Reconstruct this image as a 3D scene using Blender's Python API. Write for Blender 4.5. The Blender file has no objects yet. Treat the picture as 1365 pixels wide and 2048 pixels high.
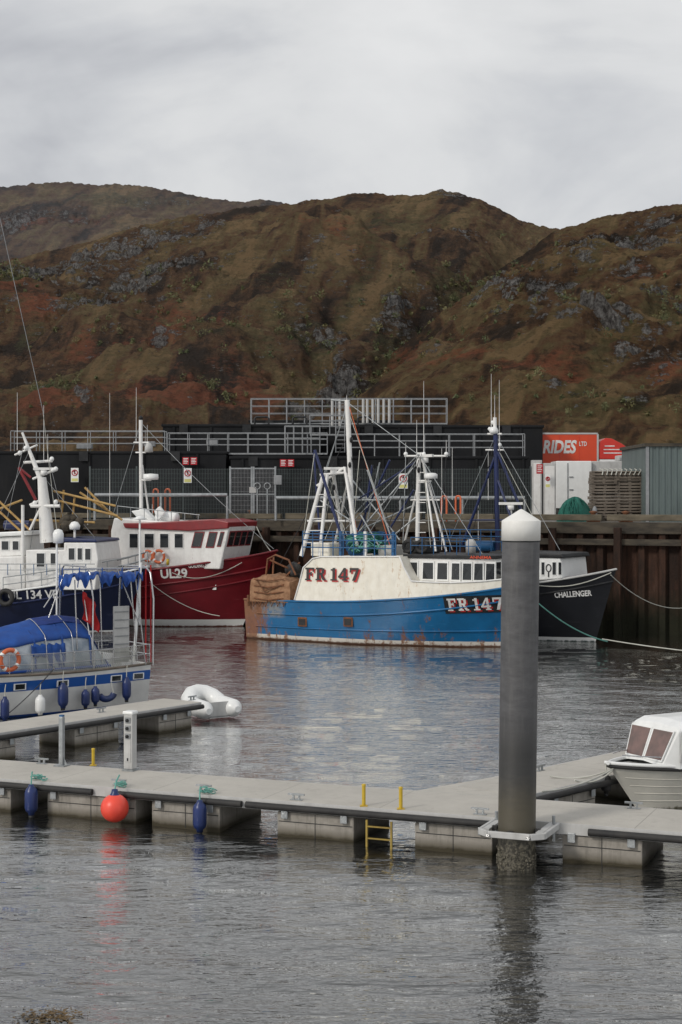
import bpy, math, random
import numpy as np
from mathutils import Vector, Matrix
random.seed(4); rng=np.random.default_rng(7)
S=bpy.context.scene; C=S.collection
F=3200.; H=6.5; HY=995.; DZ=.70
R=math.radians
def W(px,py,D): return Vector(((px-682.5)*D/F, D, H-(py-HY)*D/F))
def onz(px,py,z):
    D=(H-z)*F/(py-HY); return Vector(((px-682.5)*D/F,D,z))
def lerp(a,b,t): return a+(b-a)*t
def clamp(x,a=0.,b=1.): return max(a,min(b,x))
def ss(a,b,x):
    t=clamp((x-a)/(b-a)); return t*t*(3-2*t)
# ------------------------------------------------------------ mesh builder
def topmat(o):
    while o.parent: o=o.parent
    return Matrix.Translation(o.location)@o.rotation_euler.to_matrix().to_4x4()
class MB:
    def __init__(s): s.v=[];s.f=[];s.sm=[]
    def add(s,vs,fs,sm=False):
        o=len(s.v); s.v+=[Vector(p) for p in vs]; s.f+=[tuple(o+i for i in f) for f in fs]; s.sm+=[sm]*len(fs); return s
    def box(s,c,d,rz=0,M=None):
        if M is None: M=Matrix.Rotation(rz,3,'Z')
        c=Vector(c); vs=[c+M@Vector((x*d[0]/2,y*d[1]/2,z*d[2]/2)) for x in(-1,1) for y in(-1,1) for z in(-1,1)]
        return s.add(vs,[(0,1,3,2),(4,6,7,5),(0,4,5,1),(2,3,7,6),(0,2,6,4),(1,5,7,3)])
    def bb(s,x0,x1,y0,y1,z0,z1): return s.box(((x0+x1)/2,(y0+y1)/2,(z0+z1)/2),(x1-x0,y1-y0,z1-z0))
    def tube(s,p,q,r,r2=None,n=8,cap=True):
        return s.path([p,q],r,n,r2=r2,cap=cap)
    def path(s,pts,r,n=6,r2=None,cap=True,close=False):
        pts=[Vector(p) for p in pts]; N=len(pts)
        up=None; vs=[]
        for i,p in enumerate(pts):
            a=pts[i-1] if (i>0 or close) else p; b=pts[(i+1)%N] if (i<N-1 or close) else p
            t=(b-a)
            if t.length<1e-9: t=Vector((0,0,1))
            t.normalize()
            if up is None:
                up=Vector((0,0,1)) if abs(t.z)<.9 else Vector((1,0,0))
            u=(up-t*up.dot(t))
            if u.length<1e-6: u=t.orthogonal()
            u.normalize(); up=u; w=t.cross(u)
            rr=r if r2 is None else lerp(r,r2,i/(N-1))
            if callable(r): rr=r(i/(N-1))
            for k in range(n):
                a_=2*math.pi*k/n; vs.append(p+u*math.cos(a_)*rr+w*math.sin(a_)*rr)
        fs=[]
        for i in range(N if close else N-1):
            j=(i+1)%N
            for k in range(n):
                k2=(k+1)%n; fs.append((i*n+k,i*n+k2,j*n+k2,j*n+k))
        s.add(vs,fs,True)
        if cap and not close:
            s.add([vs[k] for k in range(n)],[tuple(range(n))[::-1]]); s.add([vs[(N-1)*n+k] for k in range(n)],[tuple(range(n))])
        return s
    def bar(s,p,q,w,h=None):
        p=Vector(p);q=Vector(q);h=h or w;t=(q-p);L=t.length;t.normalize()
        u=Vector((0,0,1)) if abs(t.z)<.95 else Vector((0,1,0))
        v=u.cross(t).normalized(); u=t.cross(v)
        M=Matrix((t,v,u)).transposed()
        return s.box((p+q)/2,(L,w,h),M=M)
    def lathe(s,prof,c,n=20,M=None,sm=True):
        c=Vector(c); M=M or Matrix.Identity(3); vs=[]
        for r,z in prof:
            for k in range(n):
                a=2*math.pi*k/n; vs.append(c+M@Vector((r*math.cos(a),r*math.sin(a),z)))
        fs=[(i*n+k,i*n+(k+1)%n,(i+1)*n+(k+1)%n,(i+1)*n+k) for i in range(len(prof)-1) for k in range(n)]
        return s.add(vs,fs,sm)
    def sph(s,c,r,n=12,sc=(1,1,1)):
        c=Vector(c);vs=[];m=n//2+1
        for i in range(m+1):
            a=math.pi*i/m
            for k in range(n):
                b=2*math.pi*k/n; vs.append(c+Vector((r*sc[0]*math.sin(a)*math.cos(b),r*sc[1]*math.sin(a)*math.sin(b),r*sc[2]*math.cos(a))))
        return s.add(vs,[(i*n+k,(i+1)*n+k,(i+1)*n+(k+1)%n,i*n+(k+1)%n) for i in range(m) for k in range(n)],True)
    def prism(s,poly,vec):
        n=len(poly);poly=[Vector(p) for p in poly];vec=Vector(vec)
        vs=poly+[p+vec for p in poly]
        return s.add(vs,[tuple(range(n))[::-1],tuple(range(n,2*n))]+[(i,(i+1)%n,n+(i+1)%n,n+i) for i in range(n)])
    def grid(s,rows,sm=True):
        n=len(rows[0]);vs=[p for r in rows for p in r]
        fs=[(i*n+k,i*n+k+1,(i+1)*n+k+1,(i+1)*n+k) for i in range(len(rows)-1) for k in range(n-1)]
        return s.add(vs,fs,sm)
    def _me(s,name,mat,M=None):
        me=bpy.data.meshes.new(name)
        vs=[tuple(M@v) if M else tuple(v) for v in s.v]
        me.from_pydata(vs,[],s.f); me.materials.append(mat)
        me.polygons.foreach_set('use_smooth',s.sm); me.update(); return me
    def build(s,name,mat,parent=None,world=False,label=None,bevel=0,solid=0,subd=0):
        M=topmat(parent).inverted() if (world and parent) else None
        o=bpy.data.objects.new(name,s._me(name,mat,M)); C.objects.link(o)
        if parent: o.parent=parent
        if label: o['label']=label
        if solid: m=o.modifiers.new('s','SOLIDIFY'); m.thickness=solid; m.offset=0
        if subd: m=o.modifiers.new('u','SUBSURF'); m.levels=subd; m.render_levels=subd
        if bevel: m=o.modifiers.new('b','BEVEL'); m.width=bevel; m.segments=2; m.limit_method='ANGLE'
        return o
    def top(s,name,mat,label=None,cat=None,group=None,kind=None,bevel=0):
        mn=Vector([min(v[i] for v in s.v) for i in range(3)]);mx=Vector([max(v[i] for v in s.v) for i in range(3)])
        c=Vector(((mn.x+mx.x)/2,(mn.y+mx.y)/2,mn.z))
        o=bpy.data.objects.new(name,s._me(name,mat,Matrix.Translation(-c))); C.objects.link(o); o.location=c
        tag(o,label,cat,group,kind)
        if bevel: m=o.modifiers.new('b','BEVEL'); m.width=bevel; m.segments=2; m.limit_method='ANGLE'
        return o
def tag(o,label=None,cat=None,group=None,kind=None):
    if label:o['label']=label
    if cat:o['category']=cat
    if group:o['group']=group
    if kind:o['kind']=kind
    return o
def th(name,label,cat,loc=(0,0,0),rz=0,group=None):
    o=bpy.data.objects.new(name,None); C.objects.link(o); o.empty_display_size=.3
    o.location=loc; o.rotation_euler=(0,0,rz); return tag(o,label,cat,group)
def dup(root,loc,rz,label=None):
    r=root.copy(); C.objects.link(r); r.location=loc; r.rotation_euler=(0,0,rz)
    if label: r['label']=label
    for ch in list(root.children):
        c=ch.copy(); C.objects.link(c); c.parent=r
        for g in ch.children:
            d=g.copy(); C.objects.link(d); d.parent=c
    return r
class Fr:
    def __init__(s,x,y,yaw):
        s.o=Vector((x,y,0)); s.a=R(yaw); s.d=(math.cos(s.a),math.sin(s.a)); s.n=(-math.sin(s.a),math.cos(s.a))
    def L(s,px,py,w=0.):
        k=(px-682.5)/F
        t=(k*(s.o.y+w*s.n[1])-s.o.x-w*s.n[0])/(s.d[0]-k*s.d[1])
        D=s.o.y+t*s.d[1]+w*s.n[1]
        return Vector((t,w,H-(py-HY)*D/F))
    def s(s_,px,w=0.): return s_.L(px,0,w).x
    def world(s,p): return Vector((s.o.x+p[0]*s.d[0]+p[1]*s.n[0],s.o.y+p[0]*s.d[1]+p[1]*s.n[1],p[2] if len(p)>2 else 0))
# ------------------------------------------------------------ materials
class NT:
    def __init__(s,nt): s.t=nt
    def set(s,sock,v):
        if isinstance(v,bpy.types.NodeSocket): s.t.links.new(v,sock)
        elif v is not None:
            if hasattr(sock,'default_value'):
                if sock.type=='RGBA' and len(v)==3: v=(*v,1)
                sock.default_value=v
    def n(s,ty,ins={},**at):
        nd=s.t.nodes.new(ty)
        for k,v in at.items(): setattr(nd,k,v)
        for k,v in ins.items(): s.set(nd.inputs[k],v)
        return nd
    def mix(s,f,a,b,m='MIX'):
        return s.n('ShaderNodeMixRGB',{0:f,1:a,2:b},blend_type=m).outputs[0]
    def m(s,op,a,b=None,c=None,cl=False):
        i={0:a}
        if b is not None:i[1]=b
        if c is not None:i[2]=c
        return s.n('ShaderNodeMath',i,operation=op,use_clamp=cl).outputs[0]
    def ramp(s,f,st):
        nd=s.n('ShaderNodeValToRGB',{0:f}); e=nd.color_ramp.elements
        while len(e)<len(st): e.new(.5)
        for q,(p,c) in zip(e,st):
            q.position=p; q.color=(*c,1) if not isinstance(c,(int,float)) else (c,c,c,1)
        return nd.outputs[0]
    def ramp_(s,x,a,b): return s.n('ShaderNodeMapRange',{0:x,1:a,2:b,3:0.,4:1.}).outputs[0]
    def noise(s,co,sc,det=4,ro=.55,stretch=None,dist=0):
        if stretch: co=s.n('ShaderNodeMapping',{0:co,3:stretch}).outputs[0]
        return s.n('ShaderNodeTexNoise',{'Vector':co,'Scale':sc,'Detail':det,'Roughness':ro,'Distortion':dist}).outputs[0]
def newmat(name):
    m=bpy.data.materials.new(name); m.use_nodes=True; nt=m.node_tree; t=NT(nt)
    b=nt.nodes['Principled BSDF']; return m,t,b
def pm(name,c1,c2=None,sc=3,rough=.5,metal=0,bump=0,bsc=20,rust=0,rustc=(.16,.06,.025),stretch=None,spec=.5,lo=.35,hi=.65,dirt=.25):
    m,t,b=newmat(name); co=t.n('ShaderNodeTexCoord').outputs['Object']
    c2=c2 or tuple(x*.72 for x in c1)
    nz=t.noise(co,sc,6,.6,stretch); col=t.mix(t.ramp_(nz,lo,hi),c1,c2)
    if dirt:
        d=t.noise(co,1.3,5,.7,(2.5,2.5,.5)); col=t.mix(t.m('MULTIPLY',t.ramp_(d,.5,.8),dirt),col,(.05,.045,.035))
    if rust:
        r=t.noise(co,2.2,8,.7,(2.2,2.2,.45)); r2=t.noise(co,9,4,.6)
        f=t.m('MULTIPLY',t.ramp_(t.m('ADD',r,t.m('MULTIPLY',r2,.25)),.82-rust*.25,.9-rust*.2),.9,cl=True)
        col=t.mix(f,col,rustc)
    t.set(b.inputs['Base Color'],col); b.inputs['Metallic'].default_value=metal
    t.set(b.inputs['Roughness'],t.m('ADD',rough-.08,t.m('MULTIPLY',nz,.16)))
    b.inputs['Specular IOR Level'].default_value=spec
    if bump:
        bn=t.n('ShaderNodeBump',{'Strength':bump,'Distance':.02,'Height':t.noise(co,bsc,6,.65,stretch)})
        t.set(b.inputs['Normal'],bn.outputs[0])
    return m
def hullmat(name,col,boot,zb,low,zl,rust=.3,xs=None,band=None,dirt=.3):
    m,t,b=newmat(name); co=t.n('ShaderNodeTexCoord').outputs['Object']
    sp=t.n('ShaderNodeSeparateXYZ',{0:co}); x=sp.outputs[0]; z=sp.outputs[2]
    n1=t.noise(co,.9,5,.6); c=t.mix(t.ramp_(n1,.35,.7),col,tuple(v*.7 for v in col))
    scr=t.noise(co,1.6,8,.75,(.5,.5,4)); c=t.mix(t.m('MULTIPLY',t.ramp_(scr,.6,.72),.4),c,tuple(min(1,v*1.5+.06) for v in col))
    if band:
        f=t.m('MULTIPLY',t.m('GREATER_THAN',z,band[0]),t.m('LESS_THAN',z,band[1])); c=t.mix(f,c,band[2])
    zz=t.m('ADD',z,t.m('MULTIPLY',t.m('SUBTRACT',n1,.5),.04))
    c=t.mix(t.m('LESS_THAN',zz,zb),c,boot)
    r=t.noise(co,1.5,9,.75,(1.6,1.6,.3)); r2=t.noise(co,7,6,.7)
    rf=t.m('ADD',r,t.m('MULTIPLY',r2,.3))
    lowb=t.m('MULTIPLY',t.ramp_(z,1.0,0.),.12)
    rr=t.ramp_(t.m('ADD',rf,lowb),.95-rust*.3,1.02-rust*.3)
    if xs is not None:
        e=t.m('ADD',t.ramp_(x,xs+1.3,xs-.9),t.m('MULTIPLY',t.m('SUBTRACT',rf,.65),2.6))
        rr=t.m('MAXIMUM',rr,t.ramp_(e,.5,.8))
        pf=t.m('MULTIPLY',t.m('MULTIPLY',t.ramp_(x,2.4,2.0),t.ramp_(z,1.0,1.15)),t.ramp_(r2,.35,.5)); c=t.mix(t.m('MULTIPLY',pf,.7),c,(.30,.27,.22))
    rust_c=t.mix(r2,(.34,.13,.04),(.10,.045,.022))
    c=t.mix(t.m('MULTIPLY',rr,.9),c,rust_c)
    zz2=t.m('ADD',z,t.m('MULTIPLY',t.m('SUBTRACT',r2,.5),.22))
    c=t.mix(t.ramp_(zz2,zl+.03,zl-.03),c,low)
    t.set(b.inputs['Base Color'],c); t.set(b.inputs['Roughness'],t.m('ADD',.3,t.m('MULTIPLY',rr,.45)))
    bn=t.n('ShaderNodeBump',{'Strength':.35,'Distance':.03,'Height':t.m('ADD',t.noise(co,1.2,2,.5),t.m('MULTIPLY',rr,.4))}); t.set(b.inputs['Normal'],bn.outputs[0])
    return m
M={}
M['white']=pm('white_paint',(.82,.82,.80),(.74,.73,.71),rough=.4,rust=.24,dirt=.22)
M['cream']=pm('cream_paint',(.84,.81,.72),(.76,.72,.62),rough=.45,rust=.42,rustc=(.45,.27,.12),dirt=.2)
M['cleanw']=pm('clean_white',(.84,.85,.84),(.78,.79,.78),rough=.3,dirt=.1)
M['galv']=pm('galvanised',(.42,.44,.45),(.28,.3,.31),sc=6,rough=.45,metal=.55)
M['rail']=pm('weathered_rail',(.36,.37,.38),(.24,.25,.26),sc=6,rough=.55,metal=.4)
M['steel']=pm('stainless',(.6,.6,.6),(.45,.45,.46),rough=.25,metal=.9,dirt=0)
M['black']=pm('black_paint',(.014,.015,.017),(.03,.031,.033),sc=2,rough=.5,dirt=.3,spec=.3)
M['tank']=pm('tank_black',(.010,.0105,.012),(.018,.019,.021),sc=.7,rough=.65,bump=.2,bsc=3,dirt=.15,stretch=(1,1,.3),spec=.15)
M['rubber']=pm('rubber',(.016,.016,.017),(.035,.034,.033),rough=.7,bump=.2)
M['glass']=pm('dark_glass',(.012,.015,.018),(.02,.024,.028),rough=.08,dirt=0,spec=.8)
M['red']=pm('dark_red_paint',(.25,.018,.022),(.19,.015,.02),rough=.4,rust=.1)
M['bluep']=pm('blue_paint',(.012,.11,.28),(.015,.08,.20),rough=.5,rust=.3)
M['navy']=pm('navy_paint',(.010,.022,.10),(.012,.02,.07),rough=.4,rust=.1)
M['navyf']=pm('navy_vinyl',(.012,.03,.14),(.015,.03,.10),rough=.35,dirt=.3)
M['canvas']=pm('blue_canvas',(.010,.075,.33),(.012,.055,.24),sc=2.5,rough=.8,bump=.8,bsc=3.5,dirt=.2)
M['canvasn']=pm('navy_canvas',(.012,.035,.17),(.018,.045,.21),sc=5,rough=.85,bump=.6,bsc=4)
M['yellow']=pm('yellow_paint',(.60,.42,.03),(.5,.33,.02),rough=.5,rust=.15)
M['yellowd']=pm('dull_yellow_paint',(.38,.27,.05),(.26,.18,.04),rough=.6,rust=.3)
M['ochre']=pm('ochre_steel',(.50,.32,.10),(.36,.22,.08),rough=.6,rust=.35)
M['orange']=pm('orange_paint',(.68,.16,.06),(.58,.13,.05),rough=.5)
M['buoy']=pm('buoy_orange',(.88,.085,.05),(.78,.07,.045),rough=.4,dirt=.1)
M['rust']=pm('rust',(.22,.085,.035),(.12,.055,.03),sc=6,rough=.85,bump=.8,bsc=18,rust=.3,rustc=(.34,.13,.04))
M['rustl']=pm('rust_light',(.36,.20,.11),(.20,.10,.05),sc=4,rough=.85,bump=.8,bsc=14,rust=.3,rustc=(.42,.24,.13))
M['pilecap']=pm('pile_cap',(.84,.84,.81),(.78,.77,.73),rough=.5,dirt=.12)
M['rope']=pm('rope_pale',(.55,.55,.5),(.45,.45,.4),rough=.9,dirt=.3)
M['gropeg']=pm('rope_green',(.12,.34,.29),(.16,.40,.34),rough=.9)
M['nets']=pm('net_green',(.012,.09,.07),(.02,.15,.115),sc=14,rough=.9,bump=1,bsc=30)
M['redcl']=pm('red_cloth',(.50,.02,.02),(.38,.015,.02),rough=.85)
M['wood']=pm('weathered_timber',(.22,.185,.15),(.12,.098,.078),sc=5,rough=.9,bump=.6,bsc=15,stretch=(.3,2,2))
M['timber']=pm('dark_timber',(.085,.07,.05),(.035,.03,.024),sc=3,rough=.9,bump=.7,bsc=10,stretch=(.4,1,1.5))
M['kerb']=pm('kerb_timber_pale',(.16,.135,.095),(.085,.072,.05),sc=3,rough=.9,bump=.7,bsc=10,stretch=(.4,1,1.5))
M['conc']=pm('quay_concrete',(.22,.21,.19),(.14,.13,.12),sc=1.2,rough=.9,bump=.5,bsc=8)
M['shed']=pm('shed_sheet',(.13,.165,.16),(.10,.13,.13),sc=1,rough=.5,stretch=(2,2,.4),rust=.06)
M['signr']=pm('sign_red',(.5,.015,.025),rough=.5,dirt=.1)
M['signy']=pm('sign_yellow',(.75,.72,.25),rough=.5,dirt=.05)
M['lorry']=pm('lorry_red',(.70,.075,.022),(.62,.062,.02),sc=1,rough=.4,dirt=.1)
M['deflr']=pm('cab_red',(.64,.04,.025),(.54,.033,.022),sc=1,rough=.3,dirt=.1)
M['grey']=pm('grey_plastic',(.3,.31,.32),(.22,.23,.24),rough=.5)
M['lgrey']=pm('light_grey_plastic',(.52,.52,.51),(.44,.44,.43),rough=.55)
M['deck']=pm('boat_deck',(.2,.2,.18),(.12,.11,.1),rough=.8)
M['pink']=pm('tinted_glass',(.19,.115,.10),(.12,.08,.07),rough=.1,dirt=0,spec=.8)
M['clear']=pm('clear_vinyl',(.50,.55,.60),(.20,.25,.31),sc=2.2,rough=.12,dirt=0)
M['fence']=pm('fence_green_grey',(.095,.115,.115),(.065,.085,.085),rough=.5)
M['barn']=pm('barnacle',(.17,.155,.12),(.06,.055,.04),sc=9,rough=.9,bump=.6)
def sheetmat():
    m,t,b=newmat('sheet_piling'); co=t.n('ShaderNodeTexCoord').outputs['Object']
    z=t.n('ShaderNodeSeparateXYZ',{0:co}).outputs[2]
    n=t.noise(co,1.2,8,.7,(1.5,1.5,.35)); n2=t.noise(co,5,6,.7)
    c=t.ramp(n,[(.3,(.012,.009,.008)),(.48,(.030,.017,.012)),(.6,(.058,.028,.018)),(.75,(.11,.07,.055))])
    wz=t.m('ADD',z,t.m('MULTIPLY',n2,1.2))
    c=t.mix(t.ramp_(wz,2.8,1.2),c,t.mix(n2,(.008,.009,.006),(.028,.028,.014)))
    t.set(b.inputs['Base Color'],c); b.inputs['Roughness'].default_value=.8; b.inputs['Specular IOR Level'].default_value=.25
    t.set(b.inputs['Normal'],t.n('ShaderNodeBump',{'Strength':.6,'Distance':.05,'Height':n2}).outputs[0]); return m
M['sheet']=sheetmat()
def floatmat():
    m,t,b=newmat('float_concrete'); co=t.n('ShaderNodeTexCoord').outputs['Object']
    z=t.n('ShaderNodeSeparateXYZ',{0:co}).outputs[2]
    n=t.noise(co,3,8,.7); n2=t.noise(co,12,6,.75)
    c=t.mix(t.ramp_(n,.3,.7),(.38,.355,.315),(.23,.212,.185))
    st=t.noise(co,4,5,.7,(2,2,.2)); c=t.mix(t.m('MULTIPLY',t.ramp_(st,.5,.7),.5),c,(.12,.112,.095))
    c=t.mix(t.m('MULTIPLY',t.ramp_(t.m('ADD',z,t.m('MULTIPLY',n,.2)),.32,.2),.7),c,(.09,.077,.05))
    c=t.mix(t.ramp_(t.m('ADD',z,t.m('MULTIPLY',n,.14)),.17,.11),c,(.045,.037,.02))
    t.set(b.inputs['Base Color'],c); b.inputs['Roughness'].default_value=.85
    t.set(b.inputs['Normal'],t.n('ShaderNodeBump',{'Strength':.6,'Distance':.02,'Height':n2}).outputs[0]); return m
M['float']=floatmat()
def deckmat():
    m,t,b=newmat('pontoon_deck'); co=t.n('ShaderNodeTexCoord').outputs['Object']
    sp=t.n('ShaderNodeSeparateXYZ',{0:co}); x=sp.outputs[0]
    n=t.noise(co,1.1,7,.7); n2=t.noise(co,60,3,.6)
    c=t.mix(t.ramp_(n,.3,.7),(.52,.495,.445),(.42,.40,.36)); c=t.mix(t.m('MULTIPLY',t.ramp_(n2,.45,.7),.35),c,(.28,.27,.25))
    st=t.noise(co,2.5,6,.7,(1,1,1),1.); c=t.mix(t.m('MULTIPLY',t.ramp_(st,.56,.7),.3),c,(.22,.20,.17))
    j=t.m('LESS_THAN',t.m('ABSOLUTE',t.m('SUBTRACT',t.m('FRACT',t.m('DIVIDE',x,2.4)),.5)),.003)
    c=t.mix(t.m('MULTIPLY',j,.6),c,(.14,.135,.12))
    t.set(b.inputs['Base Color'],c); b.inputs['Roughness'].default_value=.9
    t.set(b.inputs['Normal'],t.n('ShaderNodeBump',{'Strength':.4,'Distance':.01,'Height':n2}).outputs[0]); return m
M['pdeck']=deckmat()
def pilemat():
    m,t,b=newmat('pile_sleeve'); co=t.n('ShaderNodeTexCoord').outputs['Object']
    z=t.n('ShaderNodeSeparateXYZ',{0:co}).outputs[2]
    n=t.noise(co,2,8,.7,(1,1,3)); n2=t.noise(co,14,6,.75); st=t.noise(co,3,6,.7,(3,3,.25))
    c=t.mix(t.ramp_(n,.35,.65),(.105,.105,.11),(.062,.062,.065))
    c=t.mix(t.m('MULTIPLY',t.ramp_(st,.5,.75),.4),c,(.17,.17,.16))
    band=t.m('ADD',z,t.m('MULTIPLY',n,.7))
    c=t.mix(t.m('MULTIPLY',t.ramp_(band,3.1,2.4),.75),c,(.030,.030,.028))
    c=t.mix(t.m('MULTIPLY',t.ramp_(band,2.0,1.4),.8),c,(.095,.083,.056))
    bar=t.mix(t.ramp_(n2,.45,.6),(.025,.022,.015),(.15,.135,.10))
    c=t.mix(t.ramp_(t.m('ADD',z,t.m('MULTIPLY',n2,.3)),.8,.6),c,bar)
    t.set(b.inputs['Base Color'],c); b.inputs['Roughness'].default_value=.5
    t.set(b.inputs['Normal'],t.n('ShaderNodeBump',{'Strength':.3,'Distance':.02,'Height':n2}).outputs[0]); return m
M['pile']=pilemat()
def watermat():
    m=bpy.data.materials.new('water'); m.use_nodes=True; nt=m.node_tree; nt.nodes.clear(); t=NT(nt)
    co=t.n('ShaderNodeTexCoord').outputs['Object']
    n1=t.noise(co,3.4,2,.5,(.5,1.5,1),.25); n2=t.noise(co,8,3,.6,(.65,1.5,1),.3)
    h=t.m('ADD',t.m('MULTIPLY',n1,1.),t.m('MULTIPLY',n2,.42))
    bn=t.n('ShaderNodeBump',{'Strength':.6,'Distance':.055,'Height':h})
    fr=t.n('ShaderNodeFresnel',{'IOR':1.5,'Normal':bn.outputs[0]})
    gl=t.n('ShaderNodeBsdfGlossy',{'Color':(.97,.97,.96),'Roughness':.0,'Normal':bn.outputs[0]})
    df=t.n('ShaderNodeBsdfDiffuse',{'Color':(.009,.010,.010),'Normal':bn.outputs[0]})
    f=t.m('MULTIPLY',fr.outputs[0],2.05,cl=True)
    mx=t.n('ShaderNodeMixShader',{0:f,1:df.outputs[0],2:gl.outputs[0]})
    t.n('ShaderNodeOutputMaterial',{0:mx.outputs[0]}); return m
M['water']=watermat()
# ------------------------------------------------------------ numpy noise
def perlin(x,y,seed=0):
    xi=np.floor(x).astype(np.int64); yi=np.floor(y).astype(np.int64); xf=x-xi; yf=y-yi
    def g(ix,iy,dx,dy):
        h=(ix*374761393+iy*668265263+seed*1442695041)&0xffffffff
        h=((h^(h>>13))*1274126177)&0xffffffff; h=h^(h>>16)
        a=h/4294967295.*2*np.pi; return np.cos(a)*dx+np.sin(a)*dy
    u=xf*xf*xf*(xf*(xf*6-15)+10); v=yf*yf*yf*(yf*(yf*6-15)+10)
    a=g(xi,yi,xf,yf); b=g(xi+1,yi,xf-1,yf); c=g(xi,yi+1,xf,yf-1); d=g(xi+1,yi+1,xf-1,yf-1)
    return (a+(b-a)*u+(c-a)*v+(a-b-c+d)*u*v)*1.5
def fbm(x,y,o=5,seed=0,gain=.5):
    r=0;a=1.;f=1.
    for i in range(o): r=r+a*perlin(x*f,y*f,seed+i*17); a*=gain; f*=2.03
    return r
def ridged(x,y,o=5,seed=0,g=.55):
    r=0;a=1.;f=1.
    for i in range(o): r=r+a*(1-2*np.abs(perlin(x*f,y*f,seed+i*13))); a*=g; f*=2.1
    return r
def npmesh(name,V,nr,nc,mat,attr=None):
    idx=np.arange(nr*nc).reshape(nr,nc)
    q=np.stack([idx[:-1,:-1],idx[:-1,1:],idx[1:,1:],idx[1:,:-1]],-1).reshape(-1,4)
    me=bpy.data.meshes.new(name); me.vertices.add(len(V)); me.vertices.foreach_set('co',V.astype(np.float32).ravel())
    me.loops.add(q.size); me.loops.foreach_set('vertex_index',q.astype(np.int32).ravel())
    me.polygons.add(len(q)); me.polygons.foreach_set('loop_start',np.arange(0,q.size,4,dtype=np.int32)); 
    me.update(calc_edges=True); me.polygons.foreach_set('use_smooth',[True]*len(q))
    if attr is not None:
        a=me.attributes.new('zone','FLOAT_COLOR','POINT'); a.data.foreach_set('color',attr.astype(np.float32).ravel())
    me.materials.append(mat); me.validate()
    o=bpy.data.objects.new(name,me); C.objects.link(o); return o
# ------------------------------------------------------------ water
xs=np.arange(-34,34.01,.10); ys=[12.]
while ys[-1]<112: ys.append(ys[-1]+.045+.00006*ys[-1]**2)
ys=np.array(ys); X,Y=np.meshgrid(xs,ys); Z=np.zeros_like(X)
stepy=np.gradient(ys)[:,None]
for i in range(70):
    lam=.34*(2.2/.34)**(rng.random()**1.6); a=rng.normal(math.radians(86),.46); k=2*np.pi/lam
    amp=.0025*lam**.95*(.5+rng.random())
    fade=np.clip((lam/stepy-2.2)/3,0,1); ph=rng.random()*6.28
    wob=1.6*perlin(X*.16+i,Y*.16,i)
    Z+=amp*fade*np.sin(k*(X*math.cos(a)+Y*math.sin(a))+ph+wob)*(.7+.9*perlin(X*.25+i*3,Y*.2,i+50))
Z*= (1+.65*perlin(X*.06,Y*.09,99))
o=npmesh('water',np.stack([X,Y,Z],-1).reshape(-1,3),len(ys),len(xs),M['water']); tag(o,kind='structure')
w=MB()
x0,x1,y0,y1=-34,34,12,float(ys[-1])
for a,b,c,d in((-2500,x0,-50,3000),(x1,2500,-50,3000),(x0,x1,-50,y0),(x0,x1,y1,3000)):
    w.add([(a,c,-.01),(b,c,-.01),(b,d,-.01),(a,d,-.01)],[(0,1,2,3)])
tag(w.build('sea',M['water']),kind='structure')
# ------------------------------------------------------------ hills
def hillmat(haze):
    m,t,b=newmat('hillside'); co=t.n('ShaderNodeTexCoord').outputs['Object']
    z=t.n('ShaderNodeAttribute',attribute_name='zone'); sp=t.n('ShaderNodeSeparateColor',{0:z.outputs[0]}); tone=z.outputs['Alpha']
    c_=t.noise(co,.05,10,.78,(.8,.45,2.2)); d=t.noise(co,.35,8,.78,(1,.5,1.8)); f_=t.noise(co,.14,8,.75,(.8,.5,2.6))
    tn=t.m('ADD',tone,t.m('ADD',t.m('MULTIPLY',t.m('SUBTRACT',c_,.5),1.3),t.m('MULTIPLY',t.m('SUBTRACT',d,.5),.6)))
    c=t.ramp(tn,[(.16,(.050,.035,.024)),(.36,(.115,.067,.038)),(.5,(.185,.105,.055)),(.64,(.185,.138,.066)),(.84,(.30,.20,.10))])
    br=t.m('MULTIPLY',t.ramp_(t.m('ADD',sp.outputs[1],t.m('MULTIPLY',t.m('SUBTRACT',f_,.5),2.6)),.45,.85),.72)
    c=t.mix(br,c,t.mix(t.ramp_(d,.4,.6),(.38,.13,.068),(.23,.088,.048)))
    gr=t.m('MULTIPLY',t.ramp_(t.m('ADD',sp.outputs[2],t.m('MULTIPLY',t.m('SUBTRACT',f_,.5),2.6)),.45,.85),.6)
    c=t.mix(gr,c,t.mix(d,(.085,.09,.038),(.13,.125,.055)))
    rk=t.ramp_(t.m('ADD',t.m('ADD',sp.outputs[0],t.m('MULTIPLY',t.m('SUBTRACT',d,.5),1.5)),t.m('MULTIPLY',t.m('SUBTRACT',f_,.5),1.7)),.44,.52)
    rc=t.ramp(t.noise(co,.6,8,.8,(1,1,.5)),[(.38,(.05,.047,.047)),(.48,(.19,.183,.178)),(.58,(.40,.39,.375))])
    c=t.mix(t.m('MULTIPLY',rk,.9),c,rc)
    dk=t.noise(co,.22,8,.75,(1,.6,1.6)); c=t.mix(t.m('MULTIPLY',t.ramp_(dk,.55,.63),.6),c,(.030,.026,.018))
    c=t.mix(haze,c,(.33,.36,.41))  # distance haze painted into the hill's base colour
    t.set(b.inputs['Base Color'],c); b.inputs['Roughness'].default_value=.95; b.inputs['Specular IOR Level'].default_value=.04
    hh=t.m('ADD',t.m('MULTIPLY',d,1.2),t.m('ADD',t.m('MULTIPLY',c_,2.2),t.m('MULTIPLY',t.m('MULTIPLY',rk,f_),1.)))
    t.set(b.inputs['Normal'],t.n('ShaderNodeBump',{'Strength':1.,'Distance':6.5,'Height':hh}).outputs[0]); return m
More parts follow.
